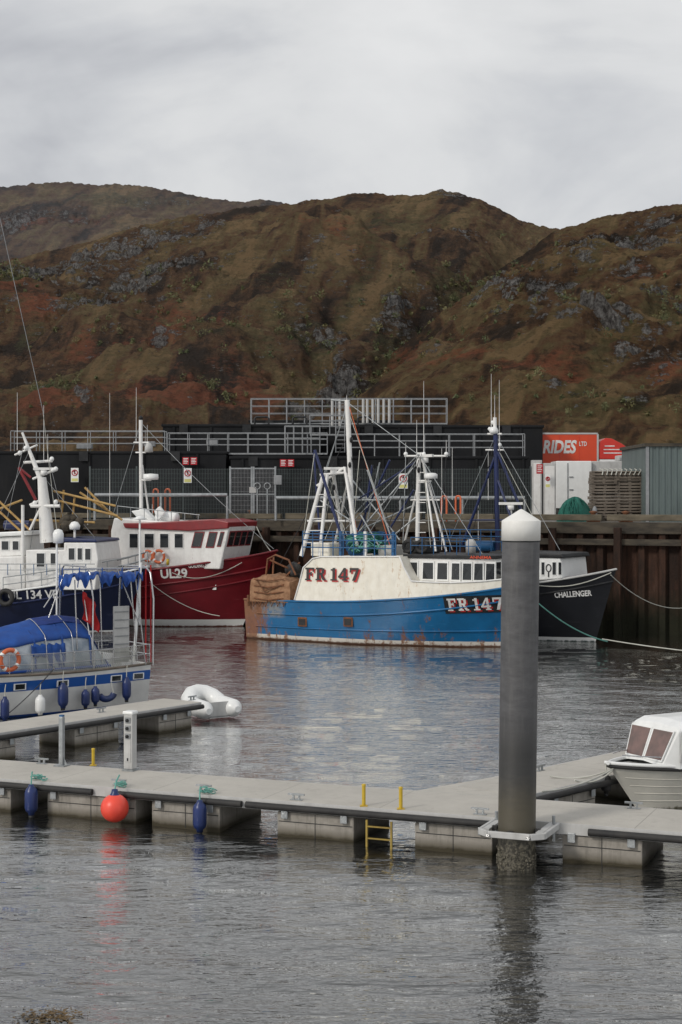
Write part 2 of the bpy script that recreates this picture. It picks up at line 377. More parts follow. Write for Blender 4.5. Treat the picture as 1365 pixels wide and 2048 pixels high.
def blobs(px,py,L):
    r=np.zeros_like(px)
    for (x,y,rx,ry,s) in L: r=np.maximum(r,s*np.exp(-((px-x)/rx)**2-((py-y)/ry)**2))
    return r
ROCK=[(40,570,110,26,1),(150,535,90,24,1),(240,510,90,22,1),(330,485,90,20,1),(420,460,60,16,.8),(360,575,70,22,1),(290,600,70,24,.9),(200,625,90,16,.8),(60,440,240,26,.8),(280,400,180,16,.7),(500,405,100,10,.8),(1250,480,140,26,.9),(1160,520,90,22,.8),(1320,440,80,16,.9),(1180,710,160,26,.95),(1280,690,100,22,.8),(980,590,80,24,.9),(1080,640,90,30,.9),(1000,680,70,16,.8),(880,470,60,14,.9),(905,393,60,10,1),(1300,620,120,22,.8),(660,640,60,18,.8),(560,520,60,12,.7),(620,760,70,20,.9),(700,700,50,16,.9),(1300,760,100,22,.9),(1200,830,200,14,.6),(750,880,80,12,.5),(300,705,60,10,.6),(180,800,50,8,.6),(790,605,40,12,.8),(840,740,60,12,.6),(1100,570,90,20,.7),(1230,560,90,18,.7),(680,730,40,22,1)]
BRK=[(80,640,130,20,.9),(300,775,230,30,1),(110,815,170,26,1),(520,745,130,30,1),(850,735,120,24,.8),(1310,575,90,18,.7),(1340,770,80,26,.9),(1100,800,150,22,.8),(330,700,160,18,.9),(100,445,200,12,.7),(560,790,100,24,.9),(650,560,120,16,.6),(900,800,120,20,.8),(380,650,100,16,.8),(700,470,120,12,.5),(200,700,120,16,.8)]
GRN=[(600,650,100,40,.8),(800,650,80,60,.9),(900,560,60,36,.9),(650,770,110,30,1),(480,690,110,24,.8),(120,760,110,22,.9),(30,600,60,36,.9),(1180,690,80,34,.7),(1330,650,50,36,.9),(400,700,70,18,.9),(780,440,160,30,.9),(1150,480,80,24,.5),(1000,700,160,40,.6),(1200,850,150,16,.8),(100,840,100,16,.8),(250,400,200,20,.8),(500,600,160,30,.5)]
def polyd(PX,PY,pts):
    d=np.full(PX.shape,1e9)
    for (x0,y0),(x1,y1) in zip(pts[:-1],pts[1:]):
        L2=(x1-x0)**2+(y1-y0)**2; t=np.clip(((PX-x0)*(x1-x0)+(PY-y0)*(y1-y0))/L2,0,1)
        d=np.minimum(d,np.hypot(PX-(x0+t*(x1-x0)),(PY-(y0+t*(y1-y0)))*1.3))
    return d
SPUR=[([(560,425),(430,460),(250,510),(100,570),(-60,630)],60,8),([(860,410),(760,480),(640,570),(520,660),(380,750)],75,10),([(940,420),(990,480),(950,550)],55,6),([(690,510),(560,580),(420,650)],50,5)]
GUL=[([(1112,470),(1030,515),(930,580),(820,660),(720,745),(650,800)],60,-20),([(620,450),(480,520),(330,560),(180,620),(40,670)],50,-8),([(820,480),(730,570),(640,660),(590,750)],50,-10)]
RSP=[([(1340,430),(1230,510),(1080,600),(960,700)],70,6),([(1400,570),(1250,650),(1120,750)],60,5)]
RGU=[([(1290,450),(1170,550),(1040,630),(900,740)],50,-5),([(1400,630),(1240,730),(1150,830)],50,-5)]
def hill(name,ridge,Dr,Df,nc,nr,amp,seed,rough=1.,pw=1.1,haze=.05,feats=[]):
    px=np.linspace(-420,1800,nc); rp=np.array(ridge,float)
    pyr=np.interp(px,rp[:,0],rp[:,1]); 
    v=np.concatenate([np.linspace(0,1,nr),1+np.linspace(.02,.3,12)])
    PX,V=np.meshgrid(px,v); PYR=np.meshgrid(pyr,v)[0]
    D=Df+(Dr-Df)*V; zr=H+(HY-PYR)/F*Dr; zr=np.maximum(zr,0)
    f=np.where(V<=1,V**pw,1-(V-1)*1.6); Z=zr*f
    X=(PX-682.5)/F*D
    PY=HY-(Z-H)*F/D
    wx=PX+22*fbm(PX/90,PY/60,3,seed+201); wy=PY+10*fbm(PX/90,PY/60,3,seed+202)
    rock=blobs(wx,wy,ROCK); brk=blobs(wx,wy,BRK); grn=blobs(wx,wy,GRN)
    u=-.918*wx+.396*wy; q=.396*wx+.918*wy
    env=np.sin(np.pi*np.clip(V,0,1)**.9)**.6*np.clip(zr/100,0,1)
    n=fbm(X/200,D/300,5,seed,.5)
    U=(X*.86+D*.28); Q=(D*.8-X*.35)
    gl=ridged((X*.8+D*.45)/130,(D*.5-X*.25)/480,4,seed+31,.45)
    st=ridged(U/260,Q/80,4,seed+61,.5)
    Zl=Z+env*(amp*n-amp*.5*gl+amp*.4*st)
    for pts,wd,h in feats:
        d_=polyd(wx,wy,pts); Zl=Zl+h*np.exp(-(d_/wd)**2)*env
        if h<0: grn=np.maximum(grn,.75*np.exp(-(d_/(wd*.4))**2))
    rd=ridged(U/60,Q/36,6,seed+5,.64)
    Z2=Zl+(.15+.85*env)*np.clip(zr/60,0,1)*(rock*1.1+.18)*rd*5.*rough
    ph=(Z2+fbm(X/60,D/60,4,seed+9)*22)/12.
    fr_=(ph-np.floor(ph)); stp=np.where(fr_<.75,fr_*.25,.1875+(fr_-.75)/.25*.8125)-fr_
    Z3=Z2+stp*14.*np.clip(rock*1.1+.05,0,1)*np.clip(env*1.3,0,1)*rough
    Z3=Z3+np.clip(zr/60,0,1)*fbm(X/14,D/16,5,seed+77,.66)*1.7*rough
    gD=np.gradient(Z3,axis=0)/np.maximum(np.gradient(D,axis=0),1e-3); g0=np.gradient(zr*f,axis=0)/np.maximum(np.gradient(D,axis=0),1e-3)
    steep=np.clip((gD-g0-.2)/.8,-.3,1.)
    rk=rock*.50+.34*steep+.16*fbm(u/70,q/18,4,seed+3)-.01
    tone=.5+.42*fbm(u/170,q/30,6,seed+90,.62)+.06*st-.08*gl  # heather patches plus painted relief shade: gully lines darker, raised bands lighter
    brk=brk*.95+.32*fbm(u/90,q/16,4,seed+91)
    A=np.stack([np.clip(rk,0,1),np.clip(brk,0,1),np.clip(grn,0,1),np.clip(tone,0,1)],-1).reshape(-1,4)
    P=np.stack([X,D,Z3],-1).reshape(-1,3)
    o=npmesh(name,P,len(v),nc,hillmat(haze),A); tag(o,kind='structure')
    return P,grn.ravel(),V.ravel(),PX.ravel(),PY.ravel(),rock.ravel()
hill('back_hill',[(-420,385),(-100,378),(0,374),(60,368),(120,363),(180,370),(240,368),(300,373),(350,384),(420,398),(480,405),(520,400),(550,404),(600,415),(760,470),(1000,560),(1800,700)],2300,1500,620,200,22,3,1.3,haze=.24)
HM=hill('middle_hill',[(-420,600),(-100,550),(0,527),(60,512),(120,498),(250,466),(340,447),(430,428),(500,414),(580,409),(640,398),(690,390),(720,387),(800,392),(850,391),(880,386),(920,389),(955,400),(985,415),(1040,440),(1080,452),(1112,456),(1200,500),(1365,560),(1800,640)],1500,430,940,440,22,11,haze=.06,feats=SPUR+GUL)
HR=hill('right_hill',[(-420,1010),(200,990),(420,960),(500,900),(570,850),(640,800),(720,748),(830,668),(950,572),(1040,512),(1100,470),(1130,456),(1200,436),(1290,420),(1365,410),(1500,396),(1800,380)],1050,330,940,380,12,21,.78,.85,haze=.02,feats=RSP+RGU)
scm,t_,b_=newmat('scrub_leaves'); co_=t_.n('ShaderNodeTexCoord').outputs['Object']
cc=t_.ramp(t_.noise(co_,.05,4,.6),[(.35,(.065,.085,.034)),(.5,(.105,.112,.045)),(.62,(.15,.135,.055)),(.75,(.20,.14,.05))])
t_.set(b_.inputs['Base Color'],cc); b_.inputs['Roughness'].default_value=.8
def scrub(name,HH,n,seed,label=None):
    r=np.random.default_rng(seed); P,g,V,PX,PY,rk=HH
    px=PX;py=PY
    clus=blobs(px,py,[(680,775,90,22,1.4),(800,650,60,50,1),(845,610,50,20,1),(930,565,50,25,.8),(120,765,90,18,1),(230,700,50,14,1),(400,690,70,16,1.1),(440,755,60,12,.8),(1180,690,90,22,.9),(1335,650,40,34,1.),(25,600,40,30,1),(740,710,50,25,1),(1200,850,170,22,.8),(90,840,90,14,1),(900,745,80,15,.6),(620,650,60,40,.4),(1000,660,200,90,.2),(500,700,400,60,.10),(300,620,120,25,.4)])
    wt=clus*(V<.97)*(py<905)*(py>430)*(px>-60)*(px<1430); wt=wt/wt.sum()
    ids=r.choice(len(P),n,p=wt); vs=[];fs=[]
    for i in ids:
        c=P[i]; k0=P[i][1]/850.; hh=(1.6+5.2*r.random()**1.6)*k0; rad=hh*r.uniform(.35,.6)
        m=int(52)
        d=r.normal(size=(m,3)); d/=np.linalg.norm(d,axis=1)[:,None]; d*=(r.random((m,1))**.4)
        pc=c+d*np.array([rad,rad,hh*.5])+np.array([0,0,hh*.45])
        for q in pc:
            s_=r.uniform(.3,.75)*max(k0,.55); a=r.normal(size=3)*s_; b2=r.normal(size=3)*s_
            k=len(vs); vs+= [q-a*.5,q+a*.5,q+b2]; fs.append((k,k+1,k+2))
    me=bpy.data.meshes.new(name); me.from_pydata([tuple(v) for v in vs],[],fs); me.materials.append(scm)
    o=bpy.data.objects.new(name,me); C.objects.link(o)
    tag(o,label,'scrub',kind='stuff')
scrub('hillside_scrub',HM,780,1,'scattered birch scrub on the middle brown hill')
scrub('hillside_scrub',HR,420,2,'scattered birch scrub on the right rocky hill')
# ------------------------------------------------------------ quay
QZ=5.3
FQ=Fr(-19.2,90,-21.6)
root=th('quay_wall','long dark rusted steel sheet pile quay wall with timber capping behind the boats','quay wall',FQ.o,FQ.a)
sh=MB(); rows=[[],[]]; x=-30
while x<70:
    for dx,dy in((0,0),(.28,0),(.42,.28),(.85,.28),(1.0,0)):
        for k,z in enumerate((-1.5,4.75)): rows[k].append(Vector((x+dx,dy,z)))
    x+=1.0
sh.grid(rows,False); sh.build('sheet_piling',M['sheet'],root)
MB().bb(-30,70,-.12,.5,4.75,QZ+.0).build('capping_beam',M['timber'],root,bevel=.03)
MB().bb(-30,70,-.28,-.13,4.2,4.5).build('waler',M['timber'],root,bevel=.02)
x=-27.
while x<66:
    j=random.uniform(-.3,.3)
    MB().bb(x+j,x+j+.34,-.62,-.285,-1.2,4.9+random.uniform(-.1,.25)).build('fender_pile',M['sheet'] if random.random()<.4 else M['timber'],root,bevel=.03)
    x+=3.1
x=-28
while x<62:
    l=random.uniform(3.5,6); MB().bb(x,x+l-.25,.0,.3,QZ+.08,QZ+.38+random.uniform(-.04,.04)).build('kerb_timber',M['kerb'],root,bevel=.03); x+=l
g=MB(); p=[FQ.world((-60,.45,QZ)),FQ.world((110,.45,QZ)),Vector((140,260,QZ)),Vector((-110,260,QZ))]
g.add(p,[(0,1,2,3)]); g.add([FQ.world((-60,.3,-1)),FQ.world((-60,.3,QZ)),Vector((-110,260,QZ)),Vector((-110,260,-1))],[(0,1,2,3)]); tag(g.build('quay_ground',M['conc']),kind='structure')
def ztop(py,D): return H-(py-HY)*D/F
def tank(px0,px1,py,D,D2,label,step=3.):
    a=(px0-682.5)*D/F; b=(px1-682.5)*D/F; y0,y1,z0,z1=D,D2,QZ,ztop(py,D)
    r=th('black_tank',label,'tank',((a+b)/2,(y0+y1)/2,QZ))
    def B(*q): return MB().bb(*q)
    B(a,b,y0,y1,z0,z1-.1).build('tank_wall',M['tank'],r,True)
    B(a-.08,b+.08,y0-.08,y1+.08,z1-.1,z1+.05).build('top_lip',M['tank'],r,True,bevel=.02)
    x=a+.6
    while x<b-.3: MB().bb(x,x+.12,y0-.09,y0-.004,z0+.01,z1-.12).build('rib',M['tank'],r,True); x+=step
    x=a+1.
    while x<b-.5:
        MB().bb(x,x+.5,y0-.16,y0-.1,z1-.5,z1+.02).build('lifting_lug',M['black'],r,True); x+=step*1.7
    return r,z1
tank(-60,452,904,89,94,'low black tank block on the left of the quay')
tank(462,1056,914,89,94,'low black tank block behind the gate and fence on the right',2.6)
tank(326,640,850,95,100,'upper black tank block under the left end of the gantry',2.2)
tank(696,1086,852,95,100,'upper black tank block beside the orange lorry',2.4)
tank(500,800,842,101,104,'dark topped tank housing standing under the high railing',2.)
def walkway(name,label,px0,px1,pyt,pyb,D,step=1.3,rails=3,deck=True):
    a=(px0-682.5)*D/F;b=(px1-682.5)*D/F;z1=ztop(pyt,D);z0=ztop(pyb,D)
    r=th(name,label,'walkway',((a+b)/2,D,z0),group='galvanised walkways on the tanks')
    if deck: MB().bb(a,b,D-.1,D+1.1,z0-.09,z0).build('deck_grating',M['rail'],r,True)
    for yy in (D,D+1.0):
        for k in range(rails):
            z=lerp(z1,z0+.15,k/rails); MB().tube((a,yy,z),(b,yy,z),.018 if k else .025,n=6).build('handrail',M['rail'],r,True)
        n=max(2,int((b-a)/step))
        for i in range(n+1):
            x=lerp(a,b,i/n); MB().tube((x,yy,z0),(x,yy,z1),.024,n=6).build('post',M['rail'],r,True)
walkway('walkway','galvanised railing along the top of the left black tank',22,330,862,904,90)
walkway('walkway','galvanised railing in the middle above the mesh gate',336,655,866,906,90.5,1.1)
walkway('walkway','galvanised railing above the fence on the right black tank',700,1050,868,913,90,1.25)
walkway('walkway','high galvanised gantry railing on top of the upper tanks',502,895,797,846,96.5,1.0)
walkway('walkway','short galvanised landing beside the high gantry ladder',620,700,830,868,93,.8)
walkway('walkway','small railed opening with hooped handrails above the gate',570,640,852,905,90.2,.45,2,False)
for px in (665,680,727,735,746,757,768,779):
    p=W(px,0,96); m=MB().tube((p.x,96,ztop(852 if px<700 else 846,96)),(p.x,96,ztop(798,96)),.08)
    m.top('vent_pipe',M['lgrey'],'upright pale vent pipe among the pipes on the high gantry','pipe','upright vent pipes on the gantry')
r=th('access_ladder','galvanised access ladder climbing to the high gantry','ladder',W(681,905,92.5))
for px in(672,690): MB().tube(W(px,797,92.5),W(px,905,92.5),.03).build('stile',M['rail'],r,True)
for k in range(14):
    y=800+k*8; MB().tube(W(672,y,92.5),W(690,y,92.5),.02,n=5).build('rung',M['rail'],r,True)
for (px,py,w,h,l) in((170,893,30,9,'grey box on left tank top'),(300,888,22,10,'grey box behind the left railing'),(425,885,22,14,'grey box under the middle railing')):
    p=W(px,py,90.8); MB().box(p,(w/35,.5,h/35)).top('vent_box',M['grey'],l,'box',bevel=.02)
for i,(px,l) in enumerate(((524,'left black hooped pipe on the upper tank'),(600,'middle black hooped pipe on the upper tank'),(730,'right black hooped pipe on the upper tank'))):
    a=W(px-14,0,96);b=W(px+14,0,96);z0=ztop(850,96)-.1;z1=ztop(834,96)
    MB().path([(a.x,96,z0),(a.x,96,z1-.1),(a.x+.1,96,z1),(b.x-.1,96,z1),(b.x,96,z1-.1),(b.x,96,z0)],.06,8).top('hooped_pipe',M['black'],l,'pipe')
# fence
FD=85.
def fx(px): return (px-682.5)*FD/F
zt=ztop(937,FD)
r=th('mesh_fence','grey green welded mesh fence along the quay in front of the black tanks','fence',(fx(600),FD,QZ))
def panel(a,b):
    m=MB(); n=int((b-a)/.085)
    for i in range(n+1):
        x=lerp(a+.04,b-.04,i/n); m.bar((x,FD,QZ+.1),(x,FD,zt),.016)
    for k in range(12): z=lerp(QZ+.15,zt-.05,k/11); m.bar((a,FD-.012,z),(b,FD-.012,z),.010)
    m.build('mesh_panel',M['fence'],r,True)
for (p0,p1) in((180,460),(552,1062)):
    a=fx(p0);b=fx(p1);n=max(1,round((b-a)/2.5))
    for i in range(n): panel(lerp(a,b,i/n),lerp(a,b,(i+1)/n))
    for i in range(n+1):
        x=lerp(a,b,i/n); MB().bb(x-.04,x+.04,FD+.03,FD+.11,QZ,zt+.12).build('fence_post',M['fence'],r,True)
r=th('mesh_gate','galvanised double mesh gate with padlock plate between the fence runs','gate',(fx(506),FD,QZ))
for (p0,p1) in((461,504),(508,551)):
    a,b=fx(p0),fx(p1); m=MB()
    for q in((a,b,zt),(a,b,QZ+.15),(a,b,(zt+QZ)/2)): m.bar((q[0],FD-.05,q[2]),(q[1],FD-.05,q[2]),.07)
    for x in(a,b): m.bar((x,FD-.05,QZ+.1),(x,FD-.05,zt+.1),.09)
    lf=m.build('gate_frame',M['galv'],r,True); m=MB()
    for i in range(14): x=lerp(a,b,(i+1)/15); m.bar((x,FD-.05,QZ+.15),(x,FD-.05,zt),.014)
    for i in range(10): z=lerp(QZ+.3,zt,(i)/10); m.bar((a,FD-.038,z),(b,FD-.038,z),.012)
    m.build('gate_mesh',M['rail'],lf,True)
MB().box((fx(506),FD-.12,6.9),(.35,.08,.3)).build('lock_plate',M['lgrey'],r,True)
m=MB().box(W(556,960,84.6),(.42,.25,.5)); m.top('junction_box',M['grey'],'grey electrical junction box on the post right of the gate','junction box',bevel=.02)
for cx_,l in((515,'left galvanised valve wheel in front of the gate'),(535,'right galvanised valve wheel in front of the gate')):
    c=W(cx_,972,84.2); MB().path([(c.x+math.cos(a)*.16,c.y,c.z+math.sin(a)*.16) for a in [i*math.pi/8 for i in range(16)]],.025,5,close=True).tube((c.x,c.y,QZ),(c.x,c.y,c.z-.16),.04).top('valve_wheel',M['galv'],l,'valve')
def guard(px0,px1,py,D,label):
    a=W(px0,py,D);b=W(px1,py,D); r=th('guard_pipe',label,'barrier',(a.x,D,QZ))
    MB().tube(a,b,.10,n=12).build('rail',M['galv'],r,True)
    n=max(1,int((b.x-a.x)/3))
    for i in range(n+1):
        p=a.lerp(b,i/n); MB().tube((p.x,D,QZ),(p.x,D,a.z-.05),.07).build('post',M['galv'],r,True)
guard(190,455,990,83.8,'thick galvanised guard pipe behind the red boat'); guard(552,1050,996,83.2,'thick galvanised guard pipe between the fence and blue trawler')
def sign(px,py,w,h,D,kind,label):
    c=W(px,py,D); r=th('warning_sign',label,'sign',(c.x,D,c.z-h/2))
    if kind=='no':
        MB().box(c,(w,.03,h)).build('board',M['cleanw'],r,True); f=D-.022
        m=MB(); m.path([(c.x+math.cos(a)*w*.36,f,c.z+h*.16+math.sin(a)*w*.36) for a in [i*math.pi/8 for i in range(16)]],.028,5,close=True)
        m.tube((c.x-w*.25,f,c.z+h*.16+w*.25),(c.x+w*.25,f,c.z+h*.16-w*.25),.022,n=5); m.build('red_ring',M['signr'],r,True)
        m=MB(); m.bb(c.x-.03,c.x+.03,f,f+.003,c.z+h*.16-w*.2,c.z+h*.16+w*.14); m.sph((c.x,f,c.z+h*.16+w*.2),.04,8,(1,.1,1)); m.build('walking_figure',M['black'],r,True)
        MB().bb(c.x-w*.42,c.x+w*.42,f,f+.004,c.z-h*.45,c.z-h*.24).build('text_panel',M['signy'],r,True)
    else:
        MB().box(c,(w,.03,h)).build('board',M['signr'],r,True)
        for k in range(4):
            z=c.z+h*(.32-.2*k); MB().bb(c.x-w*.36,c.x+w*(.36-.12*(k%2)),D-.022,D-.018,z-.018,z+.018).build('white_text_line',M['cleanw'],r,True)
sign(150,950,.42,.78,88.4,'no','white no entry sign at the far left on the black tank')
sign(376,951,.42,.78,84.8,'no','white no entry sign on the fence behind the red boat')
sign(807,962,.48,.8,84.8,'no','white no entry sign on the fence above the blue trawler')
sign(1096,962,.26,.72,84.2,'no','narrow white no entry sign beside the white cabinets')
sign(372,922,.36,.42,88.6,'r','left red notice above the fence left of the gate')
sign(388,922,.36,.42,88.6,'r','right red notice above the fence left of the gate')
sign(567,926,.36,.42,88.6,'r','left red notice just right of the gate')
sign(582,926,.36,.42,88.6,'r','right red notice just right of the gate')
sign(1080,938,.34,.5,84.2,'r','red notice at the right end of the fence')
def hoops(pxs,py0,py1,label):
    s=FQ.s(pxs[0],.2); c=FQ.world((s,.2,0)); r=th('ladder_handrail',label,'handrail',(c.x,c.y,QZ),FQ.a,'orange ladder handrails on the quay edge')
    for px in pxs:
        a=FQ.L(px,py0,.15); b=FQ.L(px+9,py0,.15); zt_=a.z
        q0=Vector((a.x,.15,QZ-.2)); q1=Vector((b.x+.02,.15,QZ-.2)); rr=(q1.x-q0.x)/2
        pts=[q0]+[Vector((q0.x+rr-rr*math.cos(t),.15,zt_-rr+rr*math.sin(t))) for t in [i*math.pi/8 for i in range(9)]]+[q1]
        pts=[FQ.world(p) for p in pts]; m=MB(); m.path(pts,.05,8); m.build('hoop',M['orange'],r,True)
hoops((307,331),978,1020,'pair of orange hoops above the red wheelhouse')
hoops((884,912),992,1040,'pair of orange hoops right of the white mast')
# ------------------------------------------------------------ text helper
def text_geo(body,bold=0.):
    c=bpy.data.curves.new('t','FONT'); c.body=body; c.size=1; c.offset=bold; c.resolution_u=3
    o=bpy.data.objects.new('t',c); C.objects.link(o)
    dg=bpy.context.evaluated_depsgraph_get(); dg.update(); me=bpy.data.meshes.new_from_object(o.evaluated_get(dg))
    v=[(p.co.x,p.co.y) for p in me.vertices]; f=[tuple(p.vertices) for p in me.polygons]
    C.objects.unlink(o); bpy.data.objects.remove(o); bpy.data.meshes.remove(me); bpy.data.curves.remove(c)
    x0=min(p[0] for p in v);x1=max(p[0] for p in v);y0=min(p[1] for p in v);y1=max(p[1] for p in v)
    return [((p[0]-x0)/(x1-x0),(p[1]-y0)/(y1-y0)) for p in v],f
def put_text(parent,name,body,fn,mat,bold=.01,world=False):
    v,f=text_geo(body,bold); return MB().add([fn(*p) for p in v],f).build(name,mat,parent,world)
GL={'F':(.9,[(.12,.06,.36,.94),(0,.86,.85,1),(.36,.45,.62,.6),(0,0,.52,.11),(.73,.66,.85,.86),(.55,.36,.64,.68)],[]),
'R':(1.,[(.12,.06,.36,.94),(0,.86,.66,1),(.58,.56,.82,.95),(.36,.46,.72,.6),(0,0,.5,.11),(.7,0,1.0,.11)],[[(.42,.5),(.64,.5),(.92,.05),(.66,.05)]]),
'1':(.62,[(.22,.05,.46,1),(.04,0,.64,.11),(.06,.78,.22,.9)],[]),
'4':(.92,[(.5,.05,.72,1),(0,.22,.88,.36),(.38,0,.86,.1)],[[(.0,.3),(.2,.3),(.52,.8),(.52,1)]]),
'7':(.86,[(.03,.84,.85,1),(.03,.64,.16,.86)],[[(.62,.86),(.85,.86),(.54,0),(.26,0)]]),' ':(.12,[],[])}
def slab(word):
    x=0;polys=[]
    for ch in word:
        w,rs,ps=GL[ch]
        for a,b,c,d in rs: polys.append([(x+a,b),(x+c,b),(x+c,d),(x+a,d)])
        for p in ps: polys.append([(x+a,b) for a,b in p])
        x+=w+.14
    W_=x-.14
    return [[(a/W_,b) for a,b in p] for p in polys]
def put_slab(parent,name,word,fn,mat,off=0.,world=False):
    m=MB()
    for i,p in enumerate(slab(word)):
        vs=[fn(a,b,off+.0015*i) for a,b in p]; m.add(vs,[tuple(range(len(p)))])
    return m.build(name,mat,parent,world)
# ------------------------------------------------------------ boats
class Hull:
    def __init__(s,L,B,sheer,rake=1.2,wlk=.85,depth=.8,stern=.85,bow=2.4,wlbow=1.7,mid=.5):
        s.__dict__.update(locals())
    def hb(s,t):
        b=s.B/2*(s.stern+(1-s.stern)*math.sin(min(t/.45,1)*math.pi/2))
        if t>s.mid: b*=1-((t-s.mid)/(1-s.mid))**s.bow
        return b
    def P(s,t,z,side=-1,off=0.):
        sh=s.sheer(t); g=clamp(z/sh,0,1.3); wd=s.hb(t)
        ww=s.B/2*(s.stern+(1-s.stern)*math.sin(min(t/.45,1)*math.pi/2))*s.wlk
        m2=s.mid-.15
        if t>m2: ww*=1-((t-m2)/(1-m2))**s.wlbow
        w=lerp(ww,wd,g**.85) if z>=0 else ww*(1+z/s.depth*.55)
        x=t*(s.L-s.rake)+s.rake*max(g,-.1)*ss(.55,1,t)
        if z<0: x+= z*.3*ss(.8,1,t)
        return Vector((x,side*(w+off),z))
    def shell(s,nt=44,nz=12):
        m=MB()
        for side in(-1,1):
            rows=[]
            for i in range(nt+1):
                t=i/nt; t=1-(1-t)**1.25; sh=s.sheer(t)
                rows.append([s.P(t,lerp(-s.depth,sh,(k/nz)),side) for k in range(nz+1)])
            m.grid(rows)
        a=[s.P(0,lerp(-s.depth,s.sheer(0),k/nz),-1) for k in range(nz+1)]; b=[s.P(0,lerp(-s.depth,s.sheer(0),k/nz),1) for k in range(nz+1)]
        m.grid([a,b],False); return m
    def edge(s,zf,r,t0=0,t1=1,n=40,sides=(-1,1),off=0.,mm=None):
        m=mm or MB()
        for sd in sides: m.path([s.P(lerp(t0,t1,i/n),zf(lerp(t0,t1,i/n)),sd,off) for i in range(n+1)],r,6)
        return m
    def deckm(s,bul,n=30):
        rows=[]
        for i in range(n+1):
            t=min(i/n,.995); z=s.sheer(t)-bul; a=s.P(t,z,-1,-.03); b=s.P(t,z,1,-.03); rows.append([a,b])
        return MB().grid(rows,False)
    def tofx(s,x,z=None):
        lo,hi=0.,1.
        for _ in range(30):
            md=(lo+hi)/2
            if s.P(md,s.sheer(md)*.8 if z is None else z).x<x: lo=md
            else: hi=md
        return lo
    def hx(s,fr,px,z,side=-1):
        w=side*2.
        for _ in range(8):
            x=fr.L(px,0,w).x; t=s.tofx(clamp(x,0,s.L),z); w=s.P(t,z,side).y
        return fr.L(px,0,w).x
    def hz(s,fr,px,py,z=2.,side=-1):
        for _ in range(4):
            x=s.hx(fr,px,z,side); t=s.tofx(x,z); w=s.P(t,z,side).y; z=fr.L(px,py,w).z
        return z
    def wrap(s,x0,x1,zc,h,off=.02,slope=0.,side=-1):
        def fn(u,v,o=0.):
            x=lerp(x0,x1,u); z=zc+(v-.5)*h+slope*(u-.5)*(x1-x0); t=s.tofx(x,z)
            return s.P(t,z,side,off+o)
        return fn
def win(root,quad,out,frame,pane,fw=.04):
    q=[Vector(p) for p in quad]; c=sum(q,Vector())/4; out=Vector(out).normalized()
    fr=MB().prism([c+(p-c)*(1+1.4*fw/((p-c).length+.01))+out*.002 for p in q],out*.03).build('window',frame,root)
    MB().prism([c+(p-c)*.95+out*.02 for p in q],out*.018).build('pane',pane,fr); return fr
def boatth(fr,label,cat='boat',name='fishing_boat',group=None): return th(name,label,cat,fr.o,fr.a,group)
def lifebuoy(c,r,axis_rot,label,name='lifebuoy'):
    rt=th(name,label,'lifebuoy',c,axis_rot)
    m=MB().path([(math.cos(a)*r,0,math.sin(a)*r) for a in [i*math.pi/10 for i in range(20)]],r*.24,8,close=True); m.build('ring',M['orange'],rt)
    for k in range(4):
        a=k*math.pi/2+.6; MB().path([(math.cos(a+d)*r,0,math.sin(a+d)*r) for d in(-.14,0,.14)],r*.26,8).build('white_band',M['cleanw'],rt)
def radar(root,c,w=.9,rz=0,mat=None):
    b=MB().lathe([(0,0),(.16,0),(.16,.22),(0,.22)],c,10).build('radar_base',M['white'],root)
    MB().box(Vector(c)+Vector((0,0,.3)),(w,.12,.12),rz).build('radar_scanner',M['white'],b)
def whip(root,a,b,mat='white',r=.016): MB().tube(a,b,r,r*.5,5).build('whip_aerial',M[mat],root)
def railing(root,pa,pb,h,zs,n,r,mat,name='railing'):
    pa=Vector(pa);pb=Vector(pb); m=MB()
    for z in zs: m.tube(pa+Vector((0,0,z)),pb+Vector((0,0,z)),r,n=6)
    for i in range(n+1): p=pa.lerp(pb,i/n); m.tube(p,p+Vector((0,0,h)),r,n=6)
    m.build(name,M[mat],root)
# ---- blue trawler
FB=Fr(-3.4,75.5,-30)
blue=boatth(FB,'blue and cream trawler with rusty stern moored in the middle','boat','trawler')
M['bhull']=hullmat('blue_hull',(.010,.135,.32),(.66,.62,.56),.26,(.10,.05,.03),.09,rust=.66,xs=1.1)
hb=Hull(13.6,5.,lambda t:1.82+1.05*t**3.2,rake=1.2,wlk=.9,bow=3.,wlbow=2.2)
hb.shell().build('hull',M['bhull'],blue)
hb.deckm(.35).build('deck',M['deck'],blue)
hb.edge(lambda t:hb.sheer(t)-.6,.05,.06,.98,off=.02).build('rubbing_strake',M['bhull'],blue)
hb.edge(lambda t:.62+.15*t*t,.04,.05,.97,off=.02).build('lower_strake',M['bhull'],blue)
hb.edge(lambda t:hb.sheer(t),.05).build('gunwale',M['bhull'],blue)
prof=[(588,1207),(604,1136),(622,1118),(640,1114),(797,1114),(806,1135),(822,1163),(860,1165),(900,1166),(960,1163),(1003,1158),(1030,1150)]
st=[]
for px,py in prof:
    x=hb.hx(FB,px,2.2); t=hb.tofx(x,2.2); w_=hb.P(t,2.2).y; st.append((t,FB.L(px,py,w_).z))
m=MB(); rows=[]
def shz(t): return float(np.interp(t,[a for a,b in st],[b for a,b in st]))
ts=sorted(set([a for a,b in st]+list(np.linspace(st[0][0],.985,36))))
